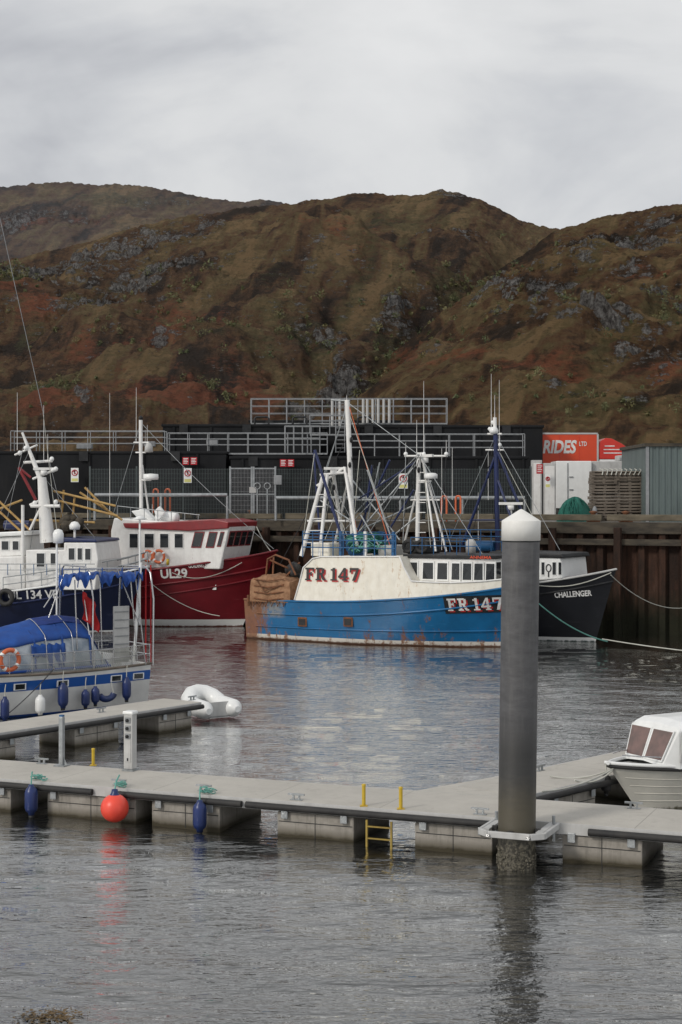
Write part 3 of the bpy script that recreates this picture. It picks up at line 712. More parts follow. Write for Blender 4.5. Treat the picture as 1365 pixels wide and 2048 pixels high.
for t in ts:
    zt_=max(shz(t),hb.sheer(t)+.05); b=hb.sheer(t)+.02
    L_=hb.P(t,hb.sheer(t),-1,-.03); Rr=hb.P(t,hb.sheer(t),1,-.03); k=(zt_-b)*.05; e=min(.1,Rr.y*.3)
    rows.append([L_+Vector((0,0,.02)),Vector((L_.x,L_.y+k,zt_-.03)),Vector((L_.x,L_.y+k+e*.3,zt_)),Vector((Rr.x,Rr.y-k-e*.3,zt_)),Vector((Rr.x,Rr.y-k,zt_-.03)),Rr+Vector((0,0,.02))])
m.grid(rows,False); m.add(rows[0],[(0,1,2,3,4,5)]); m.build('shelter_deck',M['cream'],blue)
m=MB(); m.path([(r_[1].x,r_[1].y-.02,r_[1].z+.04) for r_ in rows],.035); m.build('shelter_edge',M['white'],blue)
x0=hb.hx(FB,609,2.0); x1=hb.hx(FB,717,2.0)
def fflat(u,v,o=0.,dx=0,dz=0): 
    x=lerp(x0,x1,u)+dx; z=2.80+v*.56+dz+(x-x0)*.015; t=hb.tofx(x); q=hb.P(t,hb.sheer(t),-1,-.03); return Vector((x,q.y+(z-hb.sheer(t))*.05-.012-o,z))
M['black2']=pm('letter_dark',(.04,.035,.035),rough=.5,dirt=0); M['letred']=pm('letter_red',(.55,.03,.03),rough=.5,dirt=0); M['letw']=pm('letter_white',(.82,.82,.8),rough=.5,dirt=.05)
put_slab(blue,'number_shadow','FR 147',lambda u,v,o:fflat(u,v,o,.07,-.06),M['letred'])
put_slab(blue,'number',"FR 147",lambda u,v,o:fflat(u,v,o+.02),M['black2'])
zc=hb.hz(FB,948,1209); xa=hb.hx(FB,896,zc); xb=hb.hx(FB,1008,zc)
f=hb.wrap(xa-.14,xb+.1,zc,.76,.018,.035)
m=MB(); m.grid([[f(i/16,j/4) for j in range(5)] for i in range(17)]); m.build('number_plate',M['black'],blue)
f1=hb.wrap(xa+.05,xb+.05,zc-.04,.54,.03,.035); f2=hb.wrap(xa,xb,zc+.015,.54,.05,.035)
put_slab(blue,'number_shadow','FR 147',f1,M['letred']); put_slab(blue,'number','FR 147',f2,M['letw'])
for px in(604,697):
    p=FB.L(px,1244,-2.4); t=hb.tofx(p.x); z=p.z; a=hb.P(t,z)
    f=MB().box((a.x,a.y-.03,z),(.48,.05,.42)).build('freeing_port',M['rust'],blue,bevel=.02)
    MB().box((a.x,a.y-.06,z),(.34,.03,.28)).build('port_flap',M['black'],f)
zb=2.66; yw=1.5; s0=FB.L(812,0,-yw).x; s1=12.1; zt2=3.86
def taper(x): return yw*(1-.28*ss(10.3,12.3,x))
def whl(z0,z1,grow,name,mat,fr_=0.,bk=0.):
    pl=[(s0-bk,-taper(s0)-grow),(10.3,-yw-grow),(11.3,-taper(11.3)-grow),(s1+fr_,-taper(s1)*.85-grow),(s1+fr_,taper(s1)*.85+grow),(11.3,taper(11.3)+grow),(10.3,yw+grow),(s0-bk,yw+grow)]
    MB().prism([(a,b,z0) for a,b in pl],(0,0,z1-z0)).build(name,mat,blue,bevel=.03)
whl(zb,zt2,0,'wheelhouse',M['white']); whl(zt2+.003,zt2+.16,.1,'wheelhouse_roof',M['black'],.12,.1)
for a,b in((815,836),(846,868),(875,896),(904,920),(927,943),(950,966),(973,990)):
    wy=yw
    for _ in range(5): xx=FB.L((a+b)/2,0,-wy).x; wy=taper(xx)+(.0)
    p0=FB.L(a,1160,-wy);p1=FB.L(b,1160,-wy); z0=zb+.28;z1=zt2-.18
    win(blue,[(p0.x,-taper(p0.x)-.006,z0),(p1.x,-taper(p1.x)-.006,z0),(p1.x,-taper(p1.x)-.006,z1),(p0.x+.03,-taper(p0.x)-.006,z1)],(0,-1,0),M['cleanw'],M['glass'],.05)
for i in range(3):
    y=-.9+i*.62; win(blue,[(s1+.004,y,zb+.25),(s1+.004,y+.5,zb+.25),(s1+.004,y+.5,zt2-.12),(s1+.004,y,zt2-.12)],(1,0,0),M['cleanw'],M['glass'])
xa=FB.L(942,0,-1.56).x; xb=FB.L(988,0,-1.4).x
put_text(blue,'name_text','ANNEMA',lambda u,v:Vector((lerp(xa,xb,u),-1.665+.03*u,zt2+.02+v*.13)),M['lorry'])
MB().lathe([(0,0),(.22,0),(.22,.5),(.12,.62),(0,.62)],(FB.L(942,0,0).x,0,4.05),14).build('satellite_dome',M['lgrey'],blue)
MB().box((FB.L(840,0,0).x,.2,4.3),(1.2,1.4,.55)).build('roof_locker',M['black'],blue,bevel=.05)
MB().box((FB.L(780,0,0).x,.2,4.1),(.7,1.4,.5)).build('deck_locker',M['lgrey'],blue,bevel=.05)
for yy in(-2.15,2.15):
    A=FB.L(606,1072,yy);B=FB.L(792,1072,yy)
    railing(blue,(A.x,yy,3.82),(B.x,yy,3.82),1.05,(.45,.78,1.05),9,.026,'bluep','blue_railing')
A=FB.L(822,0,-1.4);B=FB.L(960,0,-1.4)
railing(blue,(A.x,-1.4,4.0),(B.x,-1.35,4.0),.75,(.4,.75),6,.02,'bluep','roof_railing')
for px in(682,731,787):
    p=FB.L(px,1068,-1.9); MB().bb(p.x-.06,p.x+.06,-1.96,-1.84,3.8,5.0).build('railing_stanchion',M['white' if px==731 else 'bluep'],blue)
def bl(name,a,b,r,mat,wa=0.,wb=0.): 
    return MB().tube(FB.L(a[0],a[1],wa),FB.L(b[0],b[1],wb),r).build(name,M[mat],blue)
bl('main_derrick',(695,800),(707,1095),.12,'white',-.4,-.4)
bl('derrick_tip',(700,802),(664,800),.04,'galv',-.4,-.4)
bl('gallows_leg',(603,1112),(648,948),.10,'white',-1.4,-1.0)
bl('gallows_leg',(640,1112),(655,950),.08,'white',-1.8,-1.0)
bl('gallows_leg',(688,1090),(667,948),.09,'white',1.2,-.4)
bl('gallows_leg',(715,1092),(690,935),.08,'white',-1.4,-.4)
bl('gallows_crossbar',(634,972),(690,935),.06,'white',-1.,-.4)
bl('gallows_crossbar',(615,1042),(705,1042),.05,'white',-1.2,-.4)
bl('gallows_crossbar',(640,950),(694,945),.06,'white',-1.,-.4)
bl('mast_leg',(670,1090),(703,930),.06,'white',1.,-.4)
for k in range(6): bl('gallows_rung',(610+k*7,1085-k*24),(642+k*2,1085-k*24),.02,'white',-1.4,-1.5)
bl('navy_pole',(630,900),(690,1095),.07,'navy',-1.7,-1.7)
bl('navy_pole',(628,905),(642,1100),.05,'navy',1.7,1.7)
bl('navy_pole',(745,930),(722,1095),.055,'navy',1.5,1.5)
bl('navy_pole',(660,1010),(700,1095),.055,'navy',1.4,1.4)
for a,b,w1,w2 in(((700,1085),(832,930),-.6,.6),((705,960),(800,1080),.6,-.6),((735,940),(790,1095),-1,-1),((760,925),(725,1090),1,1),((712,1000),(770,1000),0,0),((640,1000),(700,1040),-1,-1),((720,1060),(830,1010),.3,.3),((770,1085),(838,1030),-.5,0),((722,1030),(760,1095),-.9,-.9),((700,1040),(770,960),.2,.2)):
    bl('bracing_strut',a,b,.038,'galv',w1,w2)
bl('blue_strut',(702,1090),(780,920),.05,'navy',.4,.4); bl('blue_strut',(700,1010),(830,925),.04,'navy',.2,0); bl('blue_strut',(760,1090),(828,980),.05,'navy',.4,.2)
bl('foremast',(835,1100),(838,905),.10,'white',0,0); bl('mast_stay_leg',(893,1103),(842,905),.05,'white',0,0); bl('mast_stay_leg',(806,1100),(838,965),.05,'white',.9,0); bl('mast_stay_leg',(872,1103),(848,930),.05,'white',-1.2,0)
bl('crosstree',(810,912),(895,912),.045,'white'); bl('crosstree',(822,1000),(880,1000),.035,'white')
for k in range(8): bl('mast_rung',(837,1085-k*20),(852-k*.2,1085-k*20),.02,'white',-.1,-.1)
MB().lathe([(0,0),(.3,.02),(.3,.2),(.21,.26),(0,.28)],FB.L(862,958,-.3),14).build('radar_dome',M['cleanw'],blue)
bl('mast_bracket',(838,962),(862,962),.05,'white',0,-.3)
radar(blue,FB.L(668,950,-.6),.9,.6); radar(blue,FB.L(850,925,-.2),1.0,-.3)
for a,b,c in((848,762,905),(893,880,912),(812,885,912),(905,895,1000),(694,790,800),(834,840,905),(884,896,1100)): whip(blue,FB.L(a,c,0),FB.L(a,b,0))
for px in(812,893,848): MB().sph(FB.L(px,908,0),.1,8).build('mast_light',M['cleanw'],blue)
for px,py in((703,880),(700,930),(655,955),(838,940),(668,975),(720,960)): MB().sph(FB.L(px,py,-.55),.11,8,(.6,1,1.3)).build('rigging_block',M['black'],blue)
def wire(root,fr,a,b,wa,wb,mat='galv',r=.014,sag=0,name='wire',n=10):
    A=fr.L(a[0],a[1],wa);B=fr.L(b[0],b[1],wb)
    MB().path([A.lerp(B,i/n)+Vector((0,0,-sag*4*(i/n)*(1-i/n))) for i in range(n+1)],r,5).build(name,M[mat],root)
for a,b,mt in(((696,805),(604,1100),'galv'),((697,805),(780,1090),'orange'),((697,806),(838,910),'galv'),((700,830),(770,1035),'rope'),((838,908),(965,1108),'galv'),((838,908),(640,1110),'galv'),((692,880),(560,1130),'black'),((700,960),(650,1080),'rope'),((843,908),(905,1100),'galv'),((720,900),(705,1085),'rope'),((650,950),(660,1100),'black'),((648,950),(700,1085),'rope'),((745,930),(790,1090),'black'),((838,910),(760,1090),'black'),((690,940),(720,1090),'orange'),((697,806),(648,950),'galv'),((697,850),(690,1090),'black'),((655,952),(595,1120),'black'),((838,912),(720,1095),'galv'),((812,912),(806,1100),'galv'),((893,912),(880,1100),'black'),((668,952),(640,1100),'rope'),((690,940),(675,1095),'black'),((700,900),(745,1095),'black'),((838,920),(792,1095),'black'),((848,930),(862,1095),'rope'),((660,960),(715,1060),'galv'),((630,902),(604,1100),'rope')):
    wire(blue,FB,a,b,-.4,-.6,mt,.018)
d=FB.L(738,1085,0); dr=MB(); Mr=Matrix.Rotation(math.pi/2,3,'X')
dr.lathe([(.0,-1.1),(.6,-1.1),(.6,-1.05),(.2,-1.04),(.2,1.04),(.6,1.05),(.6,1.1),(0,1.1)],(d.x,0,4.35),18,Mr); drum=dr.build('net_drum',M['bluep'],blue)
nm=MB(); 
for k in range(26): nm.sph((d.x+random.uniform(-.45,.45),random.uniform(-1.3,.9),4.3+random.uniform(-.25,.45)),random.uniform(.18,.34),9,(1,1,.7))
nm.build('green_net',M['nets'],blue)
nm=MB()
for k in range(14): 
    p=FB.L(random.uniform(672,775),random.uniform(1075,1105),-1.6); q=FB.L(random.uniform(672,775),random.uniform(1075,1105),-1.5); nm.path([p,(p+q)/2+Vector((0,0,.12)),q],.022,5)
nm.build('net_rope',M['gropeg'],blue)
pp=FB.L(652,1105,-1.3); MB().box((pp.x,-1.2,4.15),(1.0,1.2,.6)).build('winch_housing',M['cream'],blue,bevel=.06)
for px in(822,848): MB().path([(FB.L(px,0,-1.).x+math.cos(a)*.24,-1.2,4.35+math.sin(a)*.24) for a in [i*math.pi/8 for i in range(16)]],.09,8,close=True).build('tyre',M['rubber'],blue)
sc_=MB(); a=FB.L(502,1203,-2.2);b=FB.L(583,1203,-2.2); zt_=FB.L(540,1150,-2.2).z
z0=a.z+.02
rows=[]
for i in range(15):
    u_=i/14; x=lerp(a.x+.05,b.x,u_); hh=(zt_-z0)*(math.sin(math.pi*lerp(.14,.88,u_))**.25)*(1+.05*math.sin(i*2.3)); rr=[]
    for j in range(13):
        an=math.pi*j/12; ca,sa=math.cos(an),math.sin(an)
        rr.append(Vector((x+.04*math.sin(j+i),-1.65-.72*math.copysign(abs(ca)**.35,ca)*(1+.03*math.sin(i*1.7+j)),z0+hh*(max(sa,0)**.3)*(1+.04*math.sin(i+j*2)))))
    rows.append(rr)
sc_.grid(rows); sc_.add(rows[0],[tuple(range(13))]); sc_.add(rows[-1],[tuple(range(13))])
sg=sc_.build('trawl_gear_bundle',M['rustl'],blue,label='rusty tan trawl gear bundle on the stern')
for k in range(4):
    z=lerp(z0+.15,zt_-.2,k/3); MB().path([(a.x+.3,-2.38,z),(lerp(a.x,b.x,.5),-2.45,z-.06),(b.x-.3,-2.38,z+.04)],.03,5).build('chain',M['rust'],sg)
MB().path([(a.x+.4,-2.36,zt_-.2),(a.x+.9,-2.48,z0+.5),(b.x-.3,-2.38,zt_-.4)],.03,5).build('chain',M['rust'],sg)
q=[(532,1155),(536,1118),(552,1110),(578,1120),(592,1150)]
MB().path([FB.L(x,y,-1.7) for x,y in q],.05).build('rusty_frame',M['rust'],blue)
for a_,b_2 in(((540,1120),(596,1145)),((545,1180),(548,1112)),((560,1165),(600,1125))): bl('rusty_bar',a_,b_2,.045,'rust',-1.9,-1.2)
m=MB()
for k in range(26): p=FB.L(random.uniform(578,602),random.uniform(1132,1165),random.uniform(-1.4,.6)); m.sph(p,random.uniform(.16,.26),8)
m.build('black_fender_heap',M['rubber'],blue)
bl('stern_post',(497,1212),(497,1190),.06,'rust',-2.3,-2.3)
for k in range(6):
    p=FB.L(505+k*12,1202,-2.35); MB().path([p,p+Vector((.1,-.05,-.25)),p+Vector((.2,0,.02))],.025,5).build('chain_loop',M['rust'],blue)
# ---- black boat
FC=Fr(.32,79.1,-32.5)
blk=boatth(FC,'black hulled boat with white wheelhouse moored behind the blue trawler')
M['khull']=hullmat('black_hull',(.010,.011,.015),(.7,.7,.68),.20,(.03,.05,.045),.04,rust=.05,dirt=.1)
hc=Hull(14.2,4.6,lambda t:1.9+1.4*t**2.6,rake=1.0,wlk=.85,wlbow=1.9,bow=2.6)
hc.shell().build('hull',M['khull'],blk); hc.deckm(.6).build('deck',M['deck'],blk)
hc.edge(lambda t:hc.sheer(t),.05).build('gunwale',M['lgrey'],blk); hc.edge(lambda t:hc.sheer(t)-.55,.05,off=.02).build('rubbing_strake',M['black'],blk)
zc=hc.hz(FC,1148,1188,2.3); xa=hc.hx(FC,1110,zc); xb=hc.hx(FC,1185,zc)
put_text(blk,'name_text','CHALLENGER',hc.wrap(xa,xb,zc,.27,.04,.07),M['letw'],.028)
s1=FC.L(1129,0,-1.2).x; s0=s1-3.6; zt2=FC.L(1110,1116,-1.4).z
m=MB(); m.prism([(a,-1.4,b) for a,b in((s0,2.45),(s1+.0,2.9),(s1-.1,zt2),(s0,zt2))],(0,2.8,0)); m.build('wheelhouse',M['cleanw'],blk,bevel=.05)
MB().bb(s0,s1-.3,-.8,.8,1.9,2.8).build('wheelhouse_base',M['cleanw'],blk)
m=MB(); m.prism([(a,-1.5,b) for a,b in((s0-.1,zt2+.003),(s1+.1,zt2+.003),(s1-.0,zt2+.2),(s0,zt2+.24))],(0,3.0,0)); m.build('wheelhouse_roof',M['black'],blk,bevel=.06)
for a,b in((1084,1090),(1106,1113),(1118,1124)):
    q=[FC.L(a,1150,-1.4),FC.L(b,1150,-1.4),FC.L(b,1124,-1.4),FC.L(a,1124,-1.4)]; win(blk,q,(0,-1,0),M['cleanw'],M['glass'],.02)
c=FC.L(1098,1136,-1.4)
MB().path([(c.x+math.cos(a)*.12,-1.42,c.z+math.sin(a)*.16) for a in [i*math.pi/8 for i in range(16)]],.025,5,close=True).build('round_port',M['black'],blk)
MB().tube((c.x,-1.42,c.z-.16),(c.x,-1.42,c.z-.4),.03).build('port_hinge',M['black'],blk)
def kl(name,a,b,r,mat,wa=0.,wb=0.): return MB().tube(FC.L(a[0],a[1],wa),FC.L(b[0],b[1],wb),r).build(name,M[mat],blk)
kl('mast',(996,1100),(992,862),.12,'navy'); kl('mast_top',(992,905),(990,835),.09,'white'); kl('mast_leg',(1075,1100),(996,905),.07,'navy'); kl('mast_leg',(925,1090),(990,915),.07,'navy'); kl('mast_leg',(1045,1100),(996,960),.06,'navy',-1.2,0)
kl('crosstree',(976,868),(1004,868),.05,'white'); kl('crosstree',(972,900),(1008,900),.04,'white'); kl('mast_rung_bar',(940,1040),(1040,1040),.04,'navy')
MB().lathe([(0,0),(.18,.03),(.22,.15),(.15,.3),(0,.35)],FC.L(988,868,-.1),12).build('radar_dome',M['cleanw'],blk)
radar(blk,FC.L(1022,1020,-.4),1.1,.5); kl('radar_post',(1022,1100),(1022,1020),.07,'white',-.4,-.4)
for a,b,c in((983,748,868),(999,760,900),(990,790,850),(957,985,1080),(977,905,1000)): whip(blk,FC.L(a,c,0),FC.L(a,b,0))
for px,py in((980,858),(1000,890),(986,845),(993,880)): MB().sph(FC.L(px,py,0),.1,8).build('mast_light',M['cleanw'],blk)
wire(blk,FC,(992,870),(1120,1100),0,0); wire(blk,FC,(992,870),(900,1080),0,0); wire(blk,FC,(1000,905),(1080,1060),-.3,-.3,'rope'); wire(blk,FC,(990,880),(940,1090),-.3,-.3,'black'); wire(blk,FC,(994,880),(1050,1095),-.3,-.3,'black')
kl('blue_locker',(935,1092),(990,1092),.25,'bluep',0,0)
A=FC.L(880,1062,-.8);B=FC.L(1068,1062,-.8); railing(blk,(A.x,-.8,3.9),(B.x,-.8,3.9),1.1,(.55,.8,1.1),9,.024,'bluep','blue_railing')
m=MB(); m.path([hc.P(t,hc.sheer(t)-.12-.25*math.sin((t-.8)/.19*math.pi),-1,.05) for t in [.8+.19*i/10 for i in range(11)]],.025,5).build('bow_rope',M['rope'],blk)
# ---- red boat
FRd=Fr(-15.4,84.4,-20)
red=boatth(FRd,'dark red fishing boat with white wheelhouse moored left of the blue trawler')
M['rhull']=hullmat('red_hull',(.17,.009,.016),(.72,.72,.69),.38,(.10,.03,.02),.06,rust=.06)
hr=Hull(13,4.8,lambda t:2.35+1.5*t**2.2,rake=1.9,wlk=.85,wlbow=1.9)
hr.shell().build('hull',M['rhull'],red); hr.deckm(.8).build('deck',M['deck'],red)
hr.edge(lambda t:hr.sheer(t),.06).build('gunwale',M['rhull'],red)
hr.edge(lambda t:hr.sheer(t)-.8,.06,.0,.99,off=.02).build('rubbing_strake',M['rhull'],red); hr.edge(lambda t:hr.sheer(t)-1.4+.1*t,.04,.0,.98,off=.02).build('lower_strake',M['rhull'],red)
zc=hr.hz(FRd,349,1147,2.5); xa=hr.hx(FRd,322,zc); xb=hr.hx(FRd,376,zc)
put_text(red,'number_text','UL29',hr.wrap(xa,xb,zc,.5,.03,.03),M['letw'],.03)
zc=hr.hz(FRd,405,1131,2.8); xa=hr.hx(FRd,378,zc); xb=hr.hx(FRd,434,zc)
put_text(red,'name_text','GUIDING LIGHT',hr.wrap(xa,xb,zc,.2,.04,.05),M['letw'],.014)
yw=1.7
def rl_(px,py): p=FRd.L(px,py,-yw); return (p.x,p.z)
zb=2.95
MB().bb(rl_(232,1100)[0],rl_(425,1100)[0],-1.25,1.25,1.9,zb).build('lower_house',M['white'],red)
out=[(rl_(222,1120)[0],zb),(rl_(440,1120)[0],zb),rl_(447,1108),rl_(459,1052),rl_(228,1036),rl_(222,1062)]
m=MB(); m.prism([(a,-yw,b) for a,b in out],(0,2*yw,0)); m.build('wheelhouse',M['white'],red,bevel=.06)
m=MB(); m.prism([(a,-yw-.14,b) for a,b in [rl_(248,1046),rl_(252,1056),rl_(380,1062),rl_(458,1057),rl_(460,1044),rl_(430,1038),rl_(300,1045)]],(0,2*yw+.28,0)); m.build('roof_trim',M['red'],red,bevel=.05)
m=MB(); m.prism([(a,-yw+.05,b) for a,b in [rl_(228,1040),rl_(232,1052),rl_(255,1052),rl_(255,1038)]],(0,2*yw-.1,0)); m.build('aft_roof',M['white'],red)
for a,b,c,d in((260,277,1067,1096),(290,309,1067,1096),(321,338,1067,1096),(350,367,1067,1096)):
    win(red,[FRd.L(a,d,-yw),FRd.L(b,d,-yw),FRd.L(b,c,-yw),FRd.L(a,c,-yw)],(0,-1,0),M['cleanw'],M['glass'],.02)
for a,b,s_ in((384,404,5),(413,430,7)):
    win(red,[FRd.L(a,1094,-yw),FRd.L(b-2,1094,-yw),FRd.L(b+5,1065,-yw),FRd.L(a+7,1065,-yw)],(0,-1,0),M['red'],M['glass'],.035)
win(red,[FRd.L(435,1092,-yw),FRd.L(442,1092,-yw),FRd.L(449,1065,-yw),FRd.L(442,1065,-yw)],(0,-1,0),M['red'],M['glass'],.03)
for k in range(4):
    a=rl_(450,1092); b=rl_(456.5,1064); y=-1.45+k*.75
    win(red,[(a[0]+.0,y,a[1]),(a[0],y+.6,a[1]),(b[0]-.0,y+.6,b[1]),(b[0],y,b[1])],(1,0,-.2),M['red'],M['glass'])
def dl(name,a,b,r,mat,wa=0.,wb=0.): return MB().tube(FRd.L(a[0],a[1],wa),FRd.L(b[0],b[1],wb),r).build(name,M[mat],red)
dl('mast',(283,1040),(282,840),.1,'white'); dl('mast_leg',(300,1040),(285,930),.05,'white',.8,0); dl('crosstree',(268,885),(298,885),.04,'white'); dl('crosstree',(272,905),(292,905),.04,'white')
MB().lathe([(0,0),(.38,.02),(.4,.12),(.38,.3),(0,.33)],FRd.L(302,960,-.4),16).build('radar_dome',M['cleanw'],red); dl('mast_bracket',(283,960),(302,960),.05,'white',0,-.4)
MB().lathe([(0,0),(.22,.02),(.2,.3),(.1,.5),(0,.52)],FRd.L(298,905,0),12).build('light_cluster',M['lgrey'],red)
for a,b,c in((273,775,885),(295,850,890),(291,860,905),(220,786,1035),(305,1008,1040)): whip(red,FRd.L(a,c,.2),FRd.L(a,b,.2))
MB().sph(FRd.L(282,836,0),.12,8).build('mast_light',M['black'],red)
MB().lathe([(0,-.6),(.26,-.58),(.3,-.5),(.3,.5),(.26,.58),(0,.6)],FRd.L(335,1036,-.6),14,Matrix.Rotation(math.pi/2,3,'Y')).build('liferaft_canister',M['cleanw'],red)
m=MB(); A=FRd.L(262,1022,-1);m.prism([A,A+Vector((.7,0,.1)),A+Vector((1.3,0,-.45)),A+Vector((.5,0,-.5))],(0,.5,0)); m.build('roof_horn_housing',M['cleanw'],red,bevel=.05)
m=MB(); A=FRd.L(308,1022,-1.2);m.prism([A,A+Vector((.3,0,.25)),A+Vector((.6,0,-.1)),A+Vector((.2,0,-.5))],(0,.2,0)); m.build('radar_fin',M['cleanw'],red,bevel=.04)
for yy in(-1.6,1.6):
    m=MB(); m.tube(FRd.L(235,1012,yy),FRd.L(400,1030,yy),.022); 
    for k in range(7): m.tube(FRd.L(235+27*k,1042,yy),FRd.L(235+27*k,1012+k*3,yy),.02)
    m.build('roof_railing',M['galv'],red)
wire(red,FRd,(282,845),(548,1098),0,0,sag=.2); wire(red,FRd,(282,845),(225,1035),0,0); wire(red,FRd,(300,1165),(440,1232),-2.5,-2.3,'rope',.02,.3,'mooring_rope')
MB().path([hr.P(.70+.2*i/12,hr.sheer(.7+.2*i/12)-.75+1.6*((i/12)-.5)**2*1.2,-1,.06) for i in range(13)],.02,5).build('bow_rope',M['rope'],red)
p=FRd.world(FRd.L(318,1113,-1.95)); lifebuoy(p,.3,FRd.a,'orange lifebuoy on the red boat wheelhouse side')
p=FRd.world(FRd.L(296,1112,-1.95)); lifebuoy(p,.26,FRd.a,'half hidden orange ring left of the lifebuoy on the red boat')
MB().lathe([(0,0),(.07,0),(.07,.3),(0,.3)],FRd.world(FRd.L(336,1130,-2.3)),8).top('yellow_canister',M['yellow'],'small yellow canister below the wheelhouse of the red boat','canister')
# ---- navy boat left
FN=Fr(-23.1,79.2,-9.5)
nav=boatth(FN,'navy and white fishing boat with yellow derricks at the far left')
M['nhull']=hullmat('navy_hull',(.008,.013,.042),(.55,.56,.56),.12,(.05,.03,.03),.03,rust=.06)
hn=Hull(14,4.8,lambda t:1.6+1.6*t**2.6,rake=1.4,wlk=.88,wlbow=2.)
hn.shell().build('hull',M['nhull'],nav); hn.deckm(.6).build('deck',M['deck'],nav)
hn.edge(lambda t:hn.sheer(t),.05).build('gunwale',M['cleanw'],nav); hn.edge(lambda t:hn.sheer(t)-.6,.05,off=.02).build('rubbing_strake',M['navy'],nav)
zc=hn.hz(FN,66,1189,1.8); xa=hn.hx(FN,18,zc); xb=hn.hx(FN,118,zc)
put_text(nav,'number_text','UL 134 VE',hn.wrap(xa,xb,zc,.42,.09,.02),M['letw'],.02)
yw=1.8
def nl(px,py,w=-yw): return FN.L(px,py,w)
def nprism(name,pts,mat,y0=-1.8,y1=1.8,bev=.05):
    MB().prism([(nl(a,b,y0).x,y0,nl(a,b,y0).z) for a,b in pts],(0,y1-y0,0)).build(name,M[mat],nav,bevel=bev)
nprism('deckhouse',[(52,1180),(52,1100),(128,1100),(128,1085),(192,1085),(197,1120),(190,1180)],'white')
nprism('aft_deckhouse',[(-160,1180),(-160,1118),(51,1112),(51,1180)],'white',-1.5,1.7)
nprism('wheelhouse',[(-60,1117),(-60,1078),(46,1072),(50,1111)],'white',-1.2,1.6)
nprism('wheelhouse_roof',[(-70,1077),(-70,1068),(50,1062),(52,1071)],'cleanw',-1.35,1.75)
nprism('blue_band',[(118,1084),(118,1075),(192,1079),(194,1084.5)],'navy',-1.83,1.83)
for a,b,c,d in((138,150,1096,1120),(156,165,1096,1120),(171,182,1097,1120),(74,90,1106,1134),(102,112,1106,1130)):
    win(nav,[nl(a,d),nl(b,d),nl(b,c),nl(a,c)],(0,-1,0),M['cleanw'],M['glass'],.02)
for a,b in((4,18),(26,38)):
    win(nav,[nl(a,1100,-1.2),nl(b,1100,-1.2),nl(b,1082,-1.2),nl(a,1082,-1.2)],(0,-1,0),M['cleanw'],M['glass'],.02)
def vl(name,a,b,r,mat,wa=0.,wb=0.,r2=None): return MB().tube(FN.L(a[0],a[1],wa),FN.L(b[0],b[1],wb),r,r2).build(name,M[mat],nav)
vl('funnel_mast',(96,1085),(84,955),.40,'white',-.6,-.6,.22); vl('mast_arm',(84,965),(45,865),.14,'white',-.6,-.6,.06); vl('mast_arm',(30,910),(75,890),.05,'white')
vl('crosstree',(48,925),(105,922),.07,'white'); vl('crosstree',(66,958),(110,940),.06,'white'); vl('mast_arm',(82,1000),(60,1010),.06,'white'); vl('mast_platform',(62,1012),(120,1012),.08,'white',-.8,-.8); vl('mast_brace',(60,1060),(84,1010),.06,'white',-.8,-.6)
for px,py in((40,906),(52,896),(104,918),(107,940),(112,938),(70,1006),(112,1004)): MB().sph(FN.L(px,py,-.7),.12,8).build('mast_light',M['cleanw'],nav)
vl('aft_mast',(46,1140),(46,1010),.08,'white',-1.6,-1.6)
vl('deck_locker',(10,1050),(60,1050),.22,'navy',0,0)
for k in range(8): vl('deck_rail_post',(-10+26*k,1150),(-10+26*k,1128),.02,'bluep',-2.1,-2.1)
vl('deck_rail',(-20,1128),(190,1128),.022,'galv',-2.1,-2.1); vl('deck_rail',(-20,1140),(190,1140),.018,'galv',-2.1,-2.1)
for a,b,w in(((108,982),(232,1012),0),((112,1000),(236,1032),0),((170,975),(215,1020),.4),((-20,985),(60,1060),-.5),((-20,1005),(45,1065),-.5),((-20,1025),(45,1000),0),((60,1040),(190,1045),0),((160,985),(245,1040),.5),((128,980),(122,1050),.2),((150,990),(145,1050),.2)):
    vl('yellow_derrick',a,b,.055,'ochre',w,w)
vl('red_crane_arm',(38,935),(72,1000),.08,'red',.5,.5); vl('red_crane_arm',(38,935),(62,955),.06,'red',.5,.5)
radar(nav,FN.L(88,950,-.6),1.0,.3); MB().lathe([(0,0),(.24,.03),(.27,.22),(.16,.38),(0,.42)],FN.L(150,1060,-.8),12).build('radar_dome',M['cleanw'],nav); vl('dome_post',(150,1085),(150,1060),.06,'white',-.8,-.8)
for a,b,c in((35,785,900),(88,810,925),(96,868,925),(176,975,1050)): whip(nav,FN.L(a,c,0),FN.L(a,b,0))
for a,b in(((84,950),(190,1075)),((60,900),(-10,1050)),((100,925),(130,1050)),((50,880),(10,1060)),((84,960),(60,1100))): wire(nav,FN,a,b,-.4,-.4,'rail',.014)
for sd in(-1,1):
    m=MB()
    for dz in(.35,.7): m.path([hn.P(t,hn.sheer(t),sd,-.03)+Vector((0,0,dz)) for t in [.6+.4*i/14 for i in range(15)]],.024,6)
    for i in range(8): t=.6+.4*i/7.01; p=hn.P(t,hn.sheer(t),sd,-.03); m.tube(p,p+Vector((0,0,.7)),.022)
    m.build('bow_railing',M['galv'],nav)
nm=MB()
for k in range(30): nm.sph(FN.L(random.uniform(128,160),random.uniform(1038,1055),random.uniform(-.6,.6)),random.uniform(.2,.26),8)
nm.build('deck_gear_heap',M['timber'],nav)
p=FN.world(FN.L(12,1195,-2.55)); r=th('tyre_fender','black tyre fender hanging on the left side of the navy boat','tyre',p,FN.a); MB().path([(math.cos(a)*.32,0,math.sin(a)*.32) for a in [i*math.pi/8 for i in range(16)]],.12,8,close=True).build('tread',M['rubber'],r)
